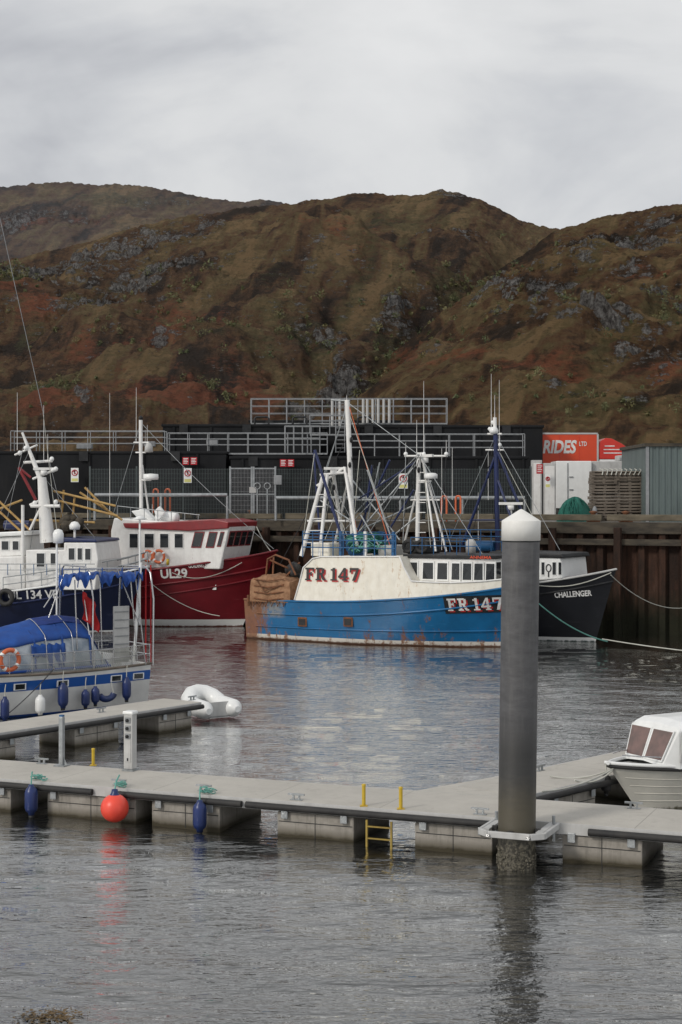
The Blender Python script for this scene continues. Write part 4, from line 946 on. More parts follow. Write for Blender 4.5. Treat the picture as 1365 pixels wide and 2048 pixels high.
# ------------------------------------------------------------ quay right side
D=98; r=th('lorry','orange red curtain sided lorry parked behind the black tanks','lorry',(W(1180,0,D).x,D+1.2,QZ))
a=W(960,0,D).x; b=W(1196,0,D).x; zt_=ztop(868,D)
MB().bb(a,b,D,D+2.6,6.6,zt_).build('trailer_body',M['lorry'],r,True,bevel=.04)
MB().bb(a,b,D-.03,D+2.63,zt_-.02,zt_+.08).build('roof_rail',M['lgrey'],r,True)
MB().bb(b-.06,b+.05,D-.03,D+2.63,6.6,zt_).build('end_frame',M['lgrey'],r,True)
x=b-1.15
while x>a: MB().bb(x,x+.03,D-.012,D-.003,6.7,zt_-.1).build('curtain_strap',M['deflr'],r,True); x-=1.2
xa,xb=W(1086,0,D).x,W(1151,0,D).x; za,zb_=ztop(907,D),ztop(880,D)
put_text(r,'lorry_lettering','RIDES',lambda u,v:Vector((lerp(xa,xb,u)+.12*v,D-.02,lerp(za,zb_,v))),M['letw'],.035,True)
xa2,xb2=W(1159,0,D).x,W(1174,0,D).x; put_text(r,'lorry_lettering','LTD',lambda u,v:Vector((lerp(xa2,xb2,u),D-.02,lerp(ztop(892,D),ztop(883,D),v))),M['letw'],.02,True)
pts=[(1199,918),(1197,894),(1202,882),(1212,876),(1224,877),(1244,887),(1262,900),(1274,918)]
MB().prism([(W(x,y,D).x,D+.05,ztop(y,D)) for x,y in pts],(0,2.4,0)).build('air_deflector',M['deflr'],r,True,bevel=.02)
MB().prism([(W(x,y,D).x,D+.03,ztop(y,D)) for x,y in((1199,919),(1277,919),(1282,945),(1282,1010),(1199,1010))],(0,2.5,0)).build('cab',M['cleanw'],r,True,bevel=.03)
MB().prism([(W(x,y,D).x,D+.0,ztop(y,D)) for x,y in((1245,955),(1245,925),(1268,925),(1272,955))],(0,.02,0)).build('cab_window',M['glass'],r,True)
for k,(x0_,x1_) in enumerate(((1210,1230),(1208,1240),(1208,1248))):
    MB().bb(W(x0_,0,D).x,W(x1_,0,D).x,D+.035,D+.045,ztop(893+k*7,D),ztop(891+k*7,D)).build('cab_text_line',M['letw'],r,True)
for px in(1000,1040,1180,1245): MB().lathe([(0,-.15),(.5,-.15),(.5,.15),(0,.15)],(W(px,0,D).x,D+.3,QZ+.5),18,Matrix.Rotation(math.pi/2,3,'X')).build('wheel',M['rubber'],r,True)
D=88; r=th('white_trailer','white insulated box trailer below the orange lorry','trailer',(W(1148,0,D).x,D+1.2,QZ))
MB().bb(W(1113,0,D).x,W(1184,0,D).x,D,D+2.4,5.9,ztop(922,D)).build('body',M['cleanw'],r,True,bevel=.04)
MB().bb(W(1186,0,D).x,W(1285,0,D).x,D+.3,D+2.4,6.2,ztop(922,D)).build('front_body',M['lgrey'],r,True,bevel=.04)
MB().bb(W(1135,0,D).x,W(1137,0,D).x,D-.03,D-.004,5.95,ztop(926,D)).build('door_seam',M['grey'],r,True)
for z in(6.3,6.9,7.6): MB().bb(W(1139,0,D).x,W(1147,0,D).x,D-.04,D-.004,z,z+.06).build('hinge',M['grey'],r,True)
for px in(1125,1165): MB().lathe([(0,-.12),(.4,-.12),(.4,.12),(0,.12)],(W(px,0,D).x,D+.25,QZ+.4),16,Matrix.Rotation(math.pi/2,3,'X')).build('wheel',M['rubber'],r,True)
for i,(x0_,x1_,yt,l) in enumerate(((1240,1262,914,'left pale grey cooling unit on top of the white trailer'),(1265,1292,910,'right pale grey cooling unit on top of the white trailer'))):
    r=th('cooling_unit',l,'cooling unit',W(x0_,930,D+.5)); MB().bb(W(x0_,0,D).x,W(x1_,0,D).x,D+.4,D+1.6,ztop(921.5,D),ztop(yt,D)+.1).build('casing',M['lgrey'],r,True,bevel=.03)
    MB().bb(W(x0_+3,0,D).x,W(x1_-3,0,D).x,D+.36,D+.39,ztop(920,D),ztop(yt+1,D)).build('grille',M['grey'],r,True)
D=84.6
for x0_,x1_,yt,l in((1066,1086,920,'left grey electrical cabinet at the end of the fence'),(1089,1114,926,'right pale electrical cabinet beside the white trailer')):
    r=th('electrical_cabinet',l,'cabinet',W((x0_+x1_)/2,1036,D)); MB().bb(W(x0_,0,D).x,W(x1_,0,D).x,D+.3,D+.9,QZ,ztop(yt,D)).build('casing',M['lgrey'],r,True,bevel=.02)
    MB().bb(W(x0_+3,0,D).x,W(x1_-3,0,D).x,D+.27,D+.295,QZ+.2,ztop(yt+6,D)).build('door',M['white'],r,True)
proto=th('timber_pallet','x','pallet',(0,0,0),0,'timber pallets stacked on the quay')
for k in range(7): MB().bb(-.65,.65,-.56+k*.165,-.42+k*.165,.10,.15).build('top_board',M['wood'],proto)
for k in range(4): MB().bb(-.65,.65,-.56+k*.33,-.43+k*.33,0,.045).build('bottom_board',M['wood'],proto)
for k in range(3): MB().bb(-.65+k*.58,-.51+k*.58,-.53,.55,.046,.099).build('bearer',M['wood'],proto)
MB().bb(-.6,.6,-.2,-.17,.046,.099).build('inner_slat',M['timber'],proto)
ordn=['bottom','second','third','fourth','fifth','sixth','seventh','eighth','ninth','tenth','eleventh','twelfth','thirteenth','fourteenth','fifteenth','topmost']
first=True
for col_,px in(('left',1211),('right',1262)):
    for k in range(16):
        c=W(px,0,80); loc=(c.x+random.uniform(-.05,.05),80.6+random.uniform(-.05,.05),QZ+k*.158); rz=random.uniform(-.05,.05)
        lb='weathered timber pallet, '+ordn[k]+' from the ground of the '+col_+' stack' if 0<k<15 else ordn[k]+' weathered timber pallet of the '+col_+' stack'
        if first: proto.location=loc; proto.rotation_euler=(0,0,rz); proto['label']=lb; first=False
        else: dup(proto,loc,rz,lb)
nm=MB()
for k in range(9):
    p=W(1200+k*10,938,80.5); q=W(1205+k*9,950,79.9); nm.path([p,(p+q)/2+Vector((.1,-.1,.1)),q],.03,5)
nm.top('old_netting',M['rope'],'pale tangled rope lying on top of the pallets','rope')
D=78.6; r=th('metal_shed','grey green corrugated metal shed at the right edge','shed',(W(1330,0,D).x,D,QZ))
a=W(1294,0,D).x; b=a+7; zt_=ztop(893,D); rows=[[],[]]; x=a
while x<b:
    for dx,dy in((0,0),(.12,0),(.15,.05),(.27,.05),(.30,0)):
        for k,z in enumerate((QZ,zt_)): rows[k].append(Vector((x+dx,D-dy,z)))
    x+=.3
MB().grid(rows,False).build('corrugated_wall',M['shed'],r,True)
MB().bb(a,a+.05,D+.01,D+7,QZ,zt_).build('side_wall',M['shed'],r,True)
MB().bb(a-.12,b,D-.14,D+7,zt_+.002,zt_+.16).build('roof',M['timber'],r,True)
MB().bb(a-.06,a+.1,D-.09,D-.055,QZ,zt_).build('corner_flashing',M['grey'],r,True)
r=th('net_heap','heap of green fishing net on the quay beside the pallets','net',W(1152,1040,79.8)); m=MB()
P0=W(1150,1038,79.8)
rows=[]
for i in range(25):
    a_=math.pi*2*i/24; rows.append([Vector((P0.x+math.cos(a_)*(.8*math.sin(b_))*(1+.15*math.sin(a_*5+b_*3)),P0.y+math.sin(a_)*.6*math.sin(b_),QZ+1.15*math.cos(b_)*(1+.1*math.sin(a_*4)))) for b_ in [j*math.pi/2/8 for j in range(9)]])
m.grid(rows); m.build('net_body',M['nets'],r,True); m=MB()
for k in range(30):
    a_=random.uniform(0,6.28); pts=[]
    for j in range(6):
        b_=lerp(.3,1.5,j/5); aa=a_+.5*j/5*random.uniform(.5,1.5); pts.append(Vector((P0.x+math.cos(aa)*.86*math.sin(b_),P0.y+math.sin(aa)*.66*math.sin(b_),QZ+1.2*math.cos(b_))))
    m.path(pts,.022,4)
m.build('net_rope',M['nets'],r,True)
def bollard(px,label):
    s_=FQ.world((FQ.s(px,.9),.9,0)); r=th('mooring_bollard',label,'bollard',(s_.x,s_.y,QZ),group='mooring bollards on the quay')
    MB().lathe([(.22,0),(.22,.06),(.13,.08),(.12,.4),(.2,.46),(.2,.52),(0,.56)],(0,0,0),14).build('post',M['rust'],r); MB().box((0,0,.03),(.6,.5,.055)).build('base_plate',M['rust'],r)
bollard(1187,'rusty bollard on the quay edge left of the pallets'); bollard(1252,'rusty bollard on the quay edge in front of the pallets'); bollard(503,'rusty bollard on the quay edge in front of the gate')
p=W(1190,1000,79.6); MB().lathe([(0,0),(.13,0),(.13,.6),(.06,.75),(0,.78)],(p.x,79.6,QZ),12).top('gas_bottle',M['grey'],'grey green gas bottle standing beside the net heap','gas bottle')
def rope(a,b,sag,mat,label,r=.02,n=16):
    m=MB(); m.path([a.lerp(b,i/n)+Vector((0,0,-sag*4*(i/n)*(1-i/n))) for i in range(n+1)],r,6); m.top('mooring_rope',M[mat],label,'rope')
rope(W(1072,1202,66.5),W(1215,1283,70),.25,'gropeg','pale green mooring rope running from the pile down past the black bow',.03)
rope(W(1205,1278,70.2),Vector((15.5,65.5,.08)),.05,'rope','pale rope lying along the water at the right edge',.025)
rope(W(1222,1150,71.2),W(1375,1215,75.6),.5,'rope','thin pale rope from the black bow towards the quay',.02)
rope(FQ.world((FQ.s(503,.9),.9,QZ+.4)),W(548,1108,80),.3,'rope','rope from the quay down to the red bow',.025)
# ------------------------------------------------------------ pontoons
def pontoon(name,label,fr,x0,x1,wd,floats,fend,cleats):
    r=th(name,label,'pontoon',fr.o,fr.a); z=DZ
    MB().bb(x0,x1,0,wd,z-.09,z).build('deck',M['pdeck'],r,bevel=.01)
    for yy in(-.03,wd): MB().bb(x0,x1,yy,yy+.03,z-.2,z-.005).build('side_beam',M['lgrey'],r)
    MB().bb(x0,x1,.05,wd-.05,z-.19,z-.095).build('under_frame',M['black'],r)
    for a,b in fend:
        MB().path([(a,-.08,z-.12),(b,-.08,z-.12)],.065,10).build('rubber_fender',M['rubber'],r)
    for (a,b) in floats:
        f=MB().bb(a,b,.02,wd-.02,-.35,z-.22).build('float',M['float'],r,bevel=.02)
        MB().bb(a+.03,b-.03,.014,.019,.29,.305).build('float_seam',M['black'],f)
        MB().bb((a+b)/2-.006,(a+b)/2+.006,.013,.018,.0,z-.23).build('float_joint',M['black'],f)
        for q in(a+.18,b-.18): MB().bb(q-.07,q+.07,-.06,-.031,z-.34,z-.16).build('float_bracket',M['galv'],r,bevel=.01)
    for (x,y,rz) in cleats:
        m=MB(); m.bar((x-.17,y,z+.11),(x+.17,y,z+.11),.035); m.bar((x-.06,y,z),(x-.06,y,z+.1),.035); m.bar((x+.06,y,z),(x+.06,y,z+.1),.035); m.box((x,y,z+.008),(.24,.08,.012)); m.build('cleat',M['galv'],r)
    return r
A0=onz(0,1556,DZ);A1=onz(1365,1664,DZ); FP=Fr(A0.x,A0.y,math.degrees(math.atan2(A1.y-A0.y,A1.x-A0.x)))
def fs(px,w=.02): return FP.s(px,w)
fl=[(fs(a),fs(b)) for a,b in((-330,-150),(-110,22),(95,272),(304,440),(555,708),(830,985),(1125,1285),(1400,1560))]
def loc_on(fr,px,py,wmax):
    p=onz(px,py,DZ+.05); v=p-fr.o; return (v.x*fr.d[0]+v.y*fr.d[1],clamp(v.x*fr.n[0]+v.y*fr.n[1],.12,wmax),0)
cl=[loc_on(FP,px,py,1.83) for px,py in((88,1522),(238,1566),(408,1577),(593,1595),(960,1624),(1268,1612))]
mainp=pontoon('pontoon','long main walkway pontoon crossing the whole foreground',FP,-9,24,1.95,fl,[(fs(-300),fs(190)),(fs(240),fs(488)),(fs(497),fs(985)),(fs(1180),fs(1500))],cl)
a0=onz(0,1465,DZ); a1=onz(402,1404,DZ); ang=math.degrees(math.atan2(a1.y-a0.y,a1.x-a0.x)); FL=Fr(a0.x,a0.y,ang); LL=(a1-a0).length
def fls(px): return FL.s(px,.02)
pontoon('pontoon','pontoon finger on the left beside the blue canopied yacht',FL,-8,LL,1.4,[(fls(-160),fls(-90)),(fls(-60),fls(32)),(fls(150),fls(238)),(fls(318),fls(384))],[(-8,LL)],[loc_on(FL,203,1421,1.3),loc_on(FL,385,1397,1.3)])
b0=onz(1045,1592,DZ); b1=onz(1232,1548,DZ); ang=math.degrees(math.atan2(b1.y-b0.y,b1.x-b0.x)); FRt=Fr(b0.x,b0.y,ang)
pontoon('pontoon','pontoon finger on the right leading behind the small cabin boat',FRt,.0,10,1.6,[(.9,2.6),(4.2,6.2),(8.2,9.8)],[(.2,10)],[(2.6,1.4,0),(5,.15,0)])
g=MB(); q=[FP.world((FP.s(835,2.0),1.99,DZ-.08)),FP.world((FP.s(1010,2.0),1.99,DZ-.08)),FRt.world((2.0,1.64,DZ-.08))]
g.prism(q,(0,0,.075)); g.build('corner_gusset',M['pdeck'],mainp,True)
PD=28.15
pc=Vector((W(1033,0,PD).x,PD,0))
r=th('mooring_pile','tall dark cylindrical mooring pile with white conical cap in the foreground','pile',pc)
zc0=ztop(1081,PD); zc1=ztop(1018,PD); lean=.085/6
prof=[(.33,-1.5)]+[(.33,z) for z in np.linspace(-1,zc0+.05,20)]
Ms=Matrix(((1,0,lean),(0,1,0),(0,0,1)))
MB().lathe(prof,(0,0,0),40,Ms).build('shaft',M['pile'],r)
m=MB().lathe([(.325,zc0),(.343,zc0),(.343,zc0+.34),(.338,zc0+.35)],(0,0,0),40,Ms); m.lathe([(.338,zc0+.35),(.03,zc1-.01),(0,zc1)],(0,0,0),40,Ms); m.build('cap',M['pilecap'],r)
MB().lathe([(.332,zc0-.02),(.336,zc0-.02),(.336,zc0-.001),(.332,zc0-.001)],(0,0,0),40,Ms).build('cap_seam',M['black'],r)
m=MB()
for k in range(260):
    a=random.uniform(0,6.28); z=random.uniform(-.1,.40)*random.uniform(.5,1); m.sph((math.cos(a)*.335,math.sin(a)*.335,z),random.uniform(.012,.026),5)
tag(m.build('barnacles',M['barn'],r),kind='stuff')
v=pc-FP.o; sx=v.x*FP.d[0]+v.y*FP.d[1]; sy=v.x*FP.n[0]+v.y*FP.n[1]
r=th('pile_guide','galvanised pile guide frame clasping the dark pile to the walkway','pile guide',FP.world((sx,0,DZ-.06)),FP.a)
G=MB
y0=sy-.46; hw=.58
poly_o=[(-hw,-.03),(-hw,y0+.18),(-hw+.2,y0),(hw-.2,y0),(hw,y0+.18),(hw,-.03)]
for i in range(len(poly_o)-1):
    A=poly_o[i];B=poly_o[i+1]; G().bar((A[0],A[1],0),(B[0],B[1],0),.06,.11).build('frame_bar',M['lgrey'],r,bevel=.01)
for a_ in(0,math.pi/2,math.pi,-math.pi/2):
    cx,cy=math.cos(a_)*.39,sy+math.sin(a_)*.39; G().box((cx,cy,.02),(.09,.09,.08),a_).build('roller_pad',M['rubber'],r)
G().bb(-hw+.04,-.42,y0+.2,-.03,.02,.05).build('guide_plate',M['lgrey'],r); G().bb(.42,hw-.04,y0+.2,-.03,.02,.05).build('guide_plate',M['lgrey'],r)
for x_ in(-.36,.36): G().tube((x_,y0-.03,-.01),(x_,y0-.08,-.01),.03).build('bolt',M['steel'],r)
G().tube((hw-.05,-.15,-.25),(hw-.05,-.15,.2),.03).build('clamp_leg',M['galv'],r); G().tube((-hw+.05,-.15,-.25),(-hw+.05,-.15,.2),.03).build('clamp_leg',M['galv'],r)
p=onz(261,1541,DZ); r=th('service_pedestal','grey white service pedestal with sockets on the walkway','pedestal',p,FP.a)
MB().box((0,0,.02),(.26,.26,.04)).build('base_plate',M['galv'],r)
MB().box((0,0,.62),(.21,.2,1.16)).build('body',M['lgrey'],r,bevel=.015)
MB().box((0,0,1.235),(.25,.24,.07)).build('cap',M['cleanw'],r,bevel=.02)
for k in range(3): 
    s_=MB().box((0,-.112,1.08-k*.17),(.13,.025,.12)).build('socket',M['grey'],r,bevel=.01); MB().lathe([(0,-.01),(.035,-.01),(.035,.02),(0,.02)],(0,-.135,1.08-k*.17),10,Matrix.Rotation(math.pi/2,3,'X')).build('socket_cover',M['black'],s_)
MB().box((0,-.106,.45),(.14,.012,.5)).build('door',M['lgrey'],r)
MB().box((0,-.113,.25),(.03,.012,.06)).build('latch',M['black'],r)
p=onz(124,1532,DZ); r=th('steel_post','slim galvanised post with blue cap left of the pedestal','post',p,FP.a)
MB().box((0,0,.015),(.26,.26,.03)).build('base_plate',M['galv'],r); MB().box((0,0,.54),(.1,.1,1.06)).build('post',M['galv'],r,bevel=.01); MB().box((0,0,1.085),(.085,.085,.04)).build('cap',M['bluep'],r)
MB().prism([(.05,0,.03),(.13,0,.03),(.05,0,.2)],(0,.01,0)).build('gusset',M['galv'],r)
for px,yb,h,l in((187,1531,.36,'short yellow post between the slim post and pedestal'),(728,1612,.40,'left yellow ladder handhold post on the walkway'),(802,1618,.40,'right yellow ladder handhold post on the walkway')):
    p=onz(px,yb,DZ); r=th('yellow_post',l,'post',p,0,'short yellow posts on the walkway')
    MB().tube((0,0,0),(0,0,h),.035,n=12).build('shaft',M['yellow'],r); MB().lathe([(0,h+.02),(.04,h+.01),(.04,h-.02)],(0,0,0),12).build('cap',M['yellow'],r); MB().box((0,0,.008),(.14,.14,.015)).build('base_plate',M['yellow'],r)
r=th('boarding_ladder','dull yellow boarding ladder hanging from the front of the walkway','ladder',FP.world((FP.s(764,-.05),-.06,.3)),FP.a)
lw=(FP.s(788,-.1)-FP.s(739,-.1))/2
for s_ in(-lw,lw): MB().bb(s_-.018,s_+.018,-.15,-.11,-.45,.2).build('stile',M['yellowd'],r)
for k in range(3): MB().bb(-lw+.02,lw-.02,-.145,-.115,.07-k*.22,.095-k*.22).build('rung',M['yellowd'],r)
def fender(p,r0,h,label,mat='navyf',rp='gropeg',up=.25,group=None):
    r=th('boat_fender',label,'fender',p,0,group)
    pr=[(0,0),(r0*.45,.0),(r0*.5,.05),(r0*.85,h*.14),(r0,h*.25),(r0,h*.72),(r0*.85,h*.84),(r0*.45,h*.93),(r0*.4,h),(0,h)]
    MB().lathe(pr,(0,0,0),16).build('body',M[mat],r); MB().lathe([(.02,0),(r0*.4,-.01),(r0*.4,-.06),(0,-.07)],(0,0,0),10).build('end_cap',M['black'],r)
    MB().path([(0,0,h),(.0,.02,h+up*.6),(.01,.07,h+up)],.014,6).build('lanyard',M[rp],r); return r
def fp_at(px,y): q=FP.world((FP.s(px,y),y,0)); return q
for px,yb,l in((63,1630,'navy cylindrical fender hanging at the left end of the walkway'),(400,1664,'navy cylindrical fender hanging right of the orange buoy')):
    q=fp_at(px,-.28); z=H-(yb-HY)*q.y/F; fender(Vector((q.x,q.y,z)),.135,.62,l,group='navy fenders on the walkway')
    m=MB(); 
    for k in range(7): 
        c=fp_at(px+random.uniform(2,28),random.uniform(.0,.2)); m.path([Vector((c.x+math.cos(a)*.08,c.y+math.sin(a)*.06,DZ+.03+.02*math.sin(a*2+k)+.012*k)) for a in [i*math.pi/4 for i in range(8)]],.01,5,close=True)
    c=fp_at(px,-.05); m.path([Vector((q.x,q.y+.07,z+.86)),Vector((c.x,c.y,DZ+.04)),Vector((c.x+.1,c.y+.15,DZ+.04))],.012,5)
    m.top('rope_coil',M['gropeg'],'green rope tied on a cleat above the navy fender at the '+('left end' if px<100 else 'middle of the walkway'),'rope')
q=fp_at(230,-.36); z=H-(1616-HY)*q.y/F
r=th('mooring_buoy','bright orange red ball buoy hanging off the walkway','buoy',(q.x,q.y,z-.28))
MB().sph((0,0,.28),.28,28).build('ball',M['buoy'],r); MB().lathe([(.1,.54),(.07,.59),(.06,.65),(0,.66)],(0,0,0),12).build('eye',M['navyf'],r); MB().path([(0,0,.64),(.02,.1,.8),(.05,.3,.88)],.015,6).build('lanyard',M['gropeg'],r)
m=MB()
for k in range(6):
    c=fp_at(236+random.uniform(-5,14),random.uniform(.0,.2)); m.path([Vector((c.x+math.cos(a)*.08,c.y+math.sin(a)*.06,DZ+.03+.02*math.sin(a*2+k)+.012*k)) for a in [i*math.pi/4 for i in range(8)]],.01,5,close=True)
m.top('rope_coil',M['gropeg'],'green rope tied on the cleat above the orange buoy','rope')
# ------------------------------------------------------------ yacht
SC=W(297,0,50); FY=Fr(SC.x-.55,SC.y+1.0,217)
ya=boatth(FY,'white yacht with blue stripe and blue canopy at the left','yacht','yacht')
M['yhull']=hullmat('yacht_hull',(.80,.80,.78),(.015,.06,.25),.07,(.03,.04,.03),.0,rust=0,band=(.80,1.1,(.012,.09,.36)))
hy=Hull(11,3.1,lambda t:1.30-.12*math.sin(t*math.pi*.8)+.4*t**2,rake=1.2,stern=.66,wlk=.76,depth=.6)
hy.shell().build('hull',M['yhull'],ya); hy.deckm(.06).build('deck',M['lgrey'],ya)
hy.edge(lambda t:hy.sheer(t),.04).build('toe_rail',M['wood'],ya)
def yl(px,py,w=0.): return FY.L(px,py,w)
m=MB(); rows=[]
for s_,z_,w_ in((.9,1.3,.9),(1.0,1.62,.85),(2.4,1.68,1.0),(4,1.72,1.05),(7,1.75,.9),(8.5,1.4,.5)):
    rows.append([Vector((s_,-w_,1.22)),Vector((s_,-w_*.93,z_-.08)),Vector((s_,-w_*.8,z_)),Vector((s_,w_*.8,z_)),Vector((s_,w_*.93,z_-.08)),Vector((s_,w_,1.22))])
m.grid(rows,False); m.add(rows[0],[(0,1,2,3,4,5)]); m.build('coachroof',M['cleanw'],ya)
for px in(32,118,232,281):
    p=yl(px,1370,1.2); t=hy.tofx(p.x); a=hy.P(t,.92,1,.012); win(ya,[(a.x-.16,a.y,.86),(a.x+.16,a.y,.86),(a.x+.16,a.y+.01,1.02),(a.x-.16,a.y+.01,1.02)],(0,1,0),M['cleanw'],M['glass'],.03)
SEC=[(yl(186,0).x,1.12,1.42),(yl(168,0).x,1.14,2.0),(yl(152,0).x,1.15,2.72),(yl(112,0).x,1.16,2.82),(yl(60,0).x,1.16,2.74),(yl(10,0).x,1.16,2.58),(yl(-40,0).x,1.16,2.4),(yl(-100,0).x,1.12,2.1)]
def secat(s): 
    xs_=[q[0] for q in SEC]; return [float(np.interp(s,xs_,[q[k] for q in SEC])) for k in(1,2)]
def csec(s,v,off=0.):
    hw_,zt_=secat(s); zs=1.3+(zt_-1.3)*.66; side=-1 if v<.5 else 1; k=abs(v-.5)*2
    if k>.62: u=(1-k)/.38; return Vector((s,side*(lerp(hw_,hw_*.88,u)+off),lerp(1.3,zs,u)))
    u=k/.62; return Vector((s,side*hw_*.88*(u**.95)+side*off*u,zs+(zt_-zs)*(1-u**1.35)+off))
def cano(name,s0,s1,v0,mat,off=0.,n=14,th_=.012,wr=0.):
    rows=[]
    for i in range(n+1):
        s=lerp(s0,s1,i/n)
        rr=[csec(s,lerp(v0,1-v0,j/28),off) for j in range(29)]
        if wr: rr=[p+Vector((0,0,wr*(math.sin(s*5.1+j*.7)+.6*math.sin(s*11.+j*1.3)))) for j,p in enumerate(rr)]
        rows.append(rr)
    MB().grid(rows).build(name,M[mat],ya,solid=th_)
sA,sB=SEC[0][0],SEC[-1][0]
cano('canopy_windows',sA,sB,.0,'clear',0.,30,.01)
cano('canopy_top',yl(154,0).x,sB,.18,'canvas',.03,34,.02,.012)
cano('canopy_ridge',yl(150,0).x,yl(60,0).x,.36,'canvasn',.055,20,.02,.012)
cano('canopy_front_flap',yl(167,0).x,yl(153,0).x,.19,'canvasn',.035,6,.02,.008)
for px,wd in((186,.10),(150,.07),(95,.06),(40,.06)):
    cano('canopy_strap',yl(px,0).x,yl(px,0).x+wd,.02,'canvas',.03,2)
for sd in(-1,1):
    m=MB(); m.path([Vector((lerp(sA,sB,i/20),sd*(secat(lerp(sA,sB,i/20))[0]+.03),1.34)) for i in range(21)],.04,6); m.build('canopy_hem',M['canvas'],ya)
m=MB(); rows=[]
for i in range(16):
    s=lerp(yl(128,0,1.).x,yl(60,0,1.).x,i/15); rows.append([Vector((s,1.08+.08*j/6+.03*math.sin(i*1.7+j),2.1-.13*j*(1.5 if i<8 else .7)+.04*math.sin(i*2.1+j))) for j in range(5)])
m.grid(rows); m.build('loose_canvas_flap',M['canvas'],ya,solid=.02)
for px in(60,112,150): 
    x=yl(px,0).x; MB().path([csec(x,j/28,.06) for j in range(29)],.014,6).build('canopy_frame',M['steel'],ya)
def arch(px0,px1,yt,name):
    for px in(px0,px1):
        x=yl(px,0,0).x
        pts=[(x,1.15,1.25),(x-.05,1.1,yl(px,1200,1.1).z),(x-.02,.95,yl(px,yt+12,1).z),(x,.7,yl(px,yt,1).z),(x,-.7,yl(px,yt,1).z),(x-.02,-.95,yl(px,yt+12,1).z),(x,-1.15,1.25)]
        MB().path(pts,.028,8).build(name,M['steel'],ya)
arch(270,150,1135,'stern_arch')
for w_ in(-.7,-.2,.3,.9): MB().tube(yl(125,1138,w_),yl(292,1136,w_),.025).build('arch_top_tube',M['steel'],ya)
rows=[]
for i in range(60):
    px=lerp(118,286,i/59); rr=[]
    for j in range(12):
        w_=lerp(1.2,-.6,j/11); p=yl(px,1146,w_); dz=-.05*abs(math.sin(i*.55+j*.4))-.05*math.sin(j/11*math.pi)
        if j<3: dz-=(2.5-j)*.09*(1.1+.7*math.sin(i*.42)+.4*math.sin(i*1.1))
        if px<165: dz-=.14*(165-px)/47*(1+.5*math.sin(j*1.3))
        rr.append(p+Vector((0,0,dz+.06)))
    rows.append(rr)
MB().grid(rows).build('bimini_cloth',M['canvas'],ya,solid=.03)
for px,y1 in((125,1190),(160,1175),(205,1175),(245,1178),(280,1180)): MB().path([yl(px,1135,1.15),yl(px+random.uniform(-5,5),y1,1.18)],.018).build('canvas_tie',M['canvas'],ya)
for a,b in(((118,1170),(88,1215)),((270,1140),(292,1330)),((262,1160),(275,1320)),((150,1160),(155,1300)),((128,1150),(98,1235)),((200,1140),(205,1330)),((235,1140),(280,1250))): MB().tube(yl(*a,1.1),yl(*b,1.1),.02).build('arch_strut',M['steel'],ya)
MB().tube(yl(282,1125,.9),yl(268,1325,1.0),.05).build('white_davit',M['cleanw'],ya)
MB().tube(yl(280,1035,.9),yl(280,1250,.9),.03).build('instrument_mast',M['cleanw'],ya)
MB().lathe([(0,.0),(.25,.02),(.06,.12),(0,.14)],yl(280,1040,.9),12).build('gps_disc',M['cleanw'],ya)
MB().tube(yl(114,1080,-.5),yl(114,1250,-.5),.03).build('radome_pole',M['cleanw'],ya)
MB().lathe([(0,0),(.16,.02),(.17,.3),(.12,.42),(0,.46)],yl(117,1087,-.5),14).build('radome',M['cleanw'],ya)
whip(ya,yl(114,1060,-.5),yl(86,820,-.5),'rope',.012)
MB().tube(yl(88,830,-.5),yl(-30,300,-.5),.010,n=5).build('backstay',M['rail'],ya)
for px in(302,292): MB().tube(yl(px,1130,.3),yl(px,1330,.3),.022).build('red_line',M['redcl'],ya)
rows=[]
pA=yl(166,1182,1.0)
for i in range(13):
    u=i/12; rows.append([pA+Vector((-u*.5+.05*math.sin(v*6),.08*math.sin(u*11+v*4),-v*.85-u*.45)) for v in [j/9 for j in range(10)]])
MB().grid(rows).build('ensign',M['redcl'],ya,solid=.01)
MB().path([pA+Vector((0,0,.05)),yl(180,1275,1.0)],.018).build('ensign_staff',M['cleanw'],ya)
for sd in(1,-1):
    m=MB()
    for dz in(.3,.6): m.path([hy.P(t,hy.sheer(t),sd,-.06)+Vector((0,0,dz)) for t in [i/20*.95 for i in range(21)]],.013,5)
    for i in range(14): p=hy.P(i/13*.95,1.2,sd,-.06); m.tube((p.x,p.y,1.2),(p.x,p.y,1.88),.016)
    m.build('guard_rail',M['steel'],ya)
m=MB()
for dz in(.3,.6): m.path([hy.P(0,1.28,1,-.06)+Vector((0,0,dz)),hy.P(0,1.28,-1,-.06)+Vector((0,0,dz))],.02,5)
m.build('pushpit',M['steel'],ya)
m=MB()
for i in range(56):
    t=.04+i*.007; p=hy.P(t,1.2,1,-.06); q=hy.P(t+.035,1.2,1,-.06); m.bar((p.x,p.y,1.28),(q.x,q.y,1.85),.008); m.bar((q.x,q.y,1.28),(p.x,p.y,1.85),.008)
m.build('rail_netting',M['rope'],ya)
x0g=yl(226,0,.95).x; x1g=yl(258,0,.95).x; z0g=yl(240,1325,.95).z; z1g=yl(240,1212,.95).z
ob=MB().bb(x1g,x0g,.95,1.0,z0g,z1g).build('gangway',M['lgrey'],ya,bevel=.02); 
for k in range(7): MB().bb(x1g+.04,x0g-.04,1.003,1.02,lerp(z0g,z1g,k/7)+.06,lerp(z0g,z1g,k/7)+.09).build('gangway_slat',M['grey'],ob)
p=FY.world(yl(20,1320,1.42)); lifebuoy(p,.29,FY.a,'orange lifebuoy on the yacht guard rail at the left edge')
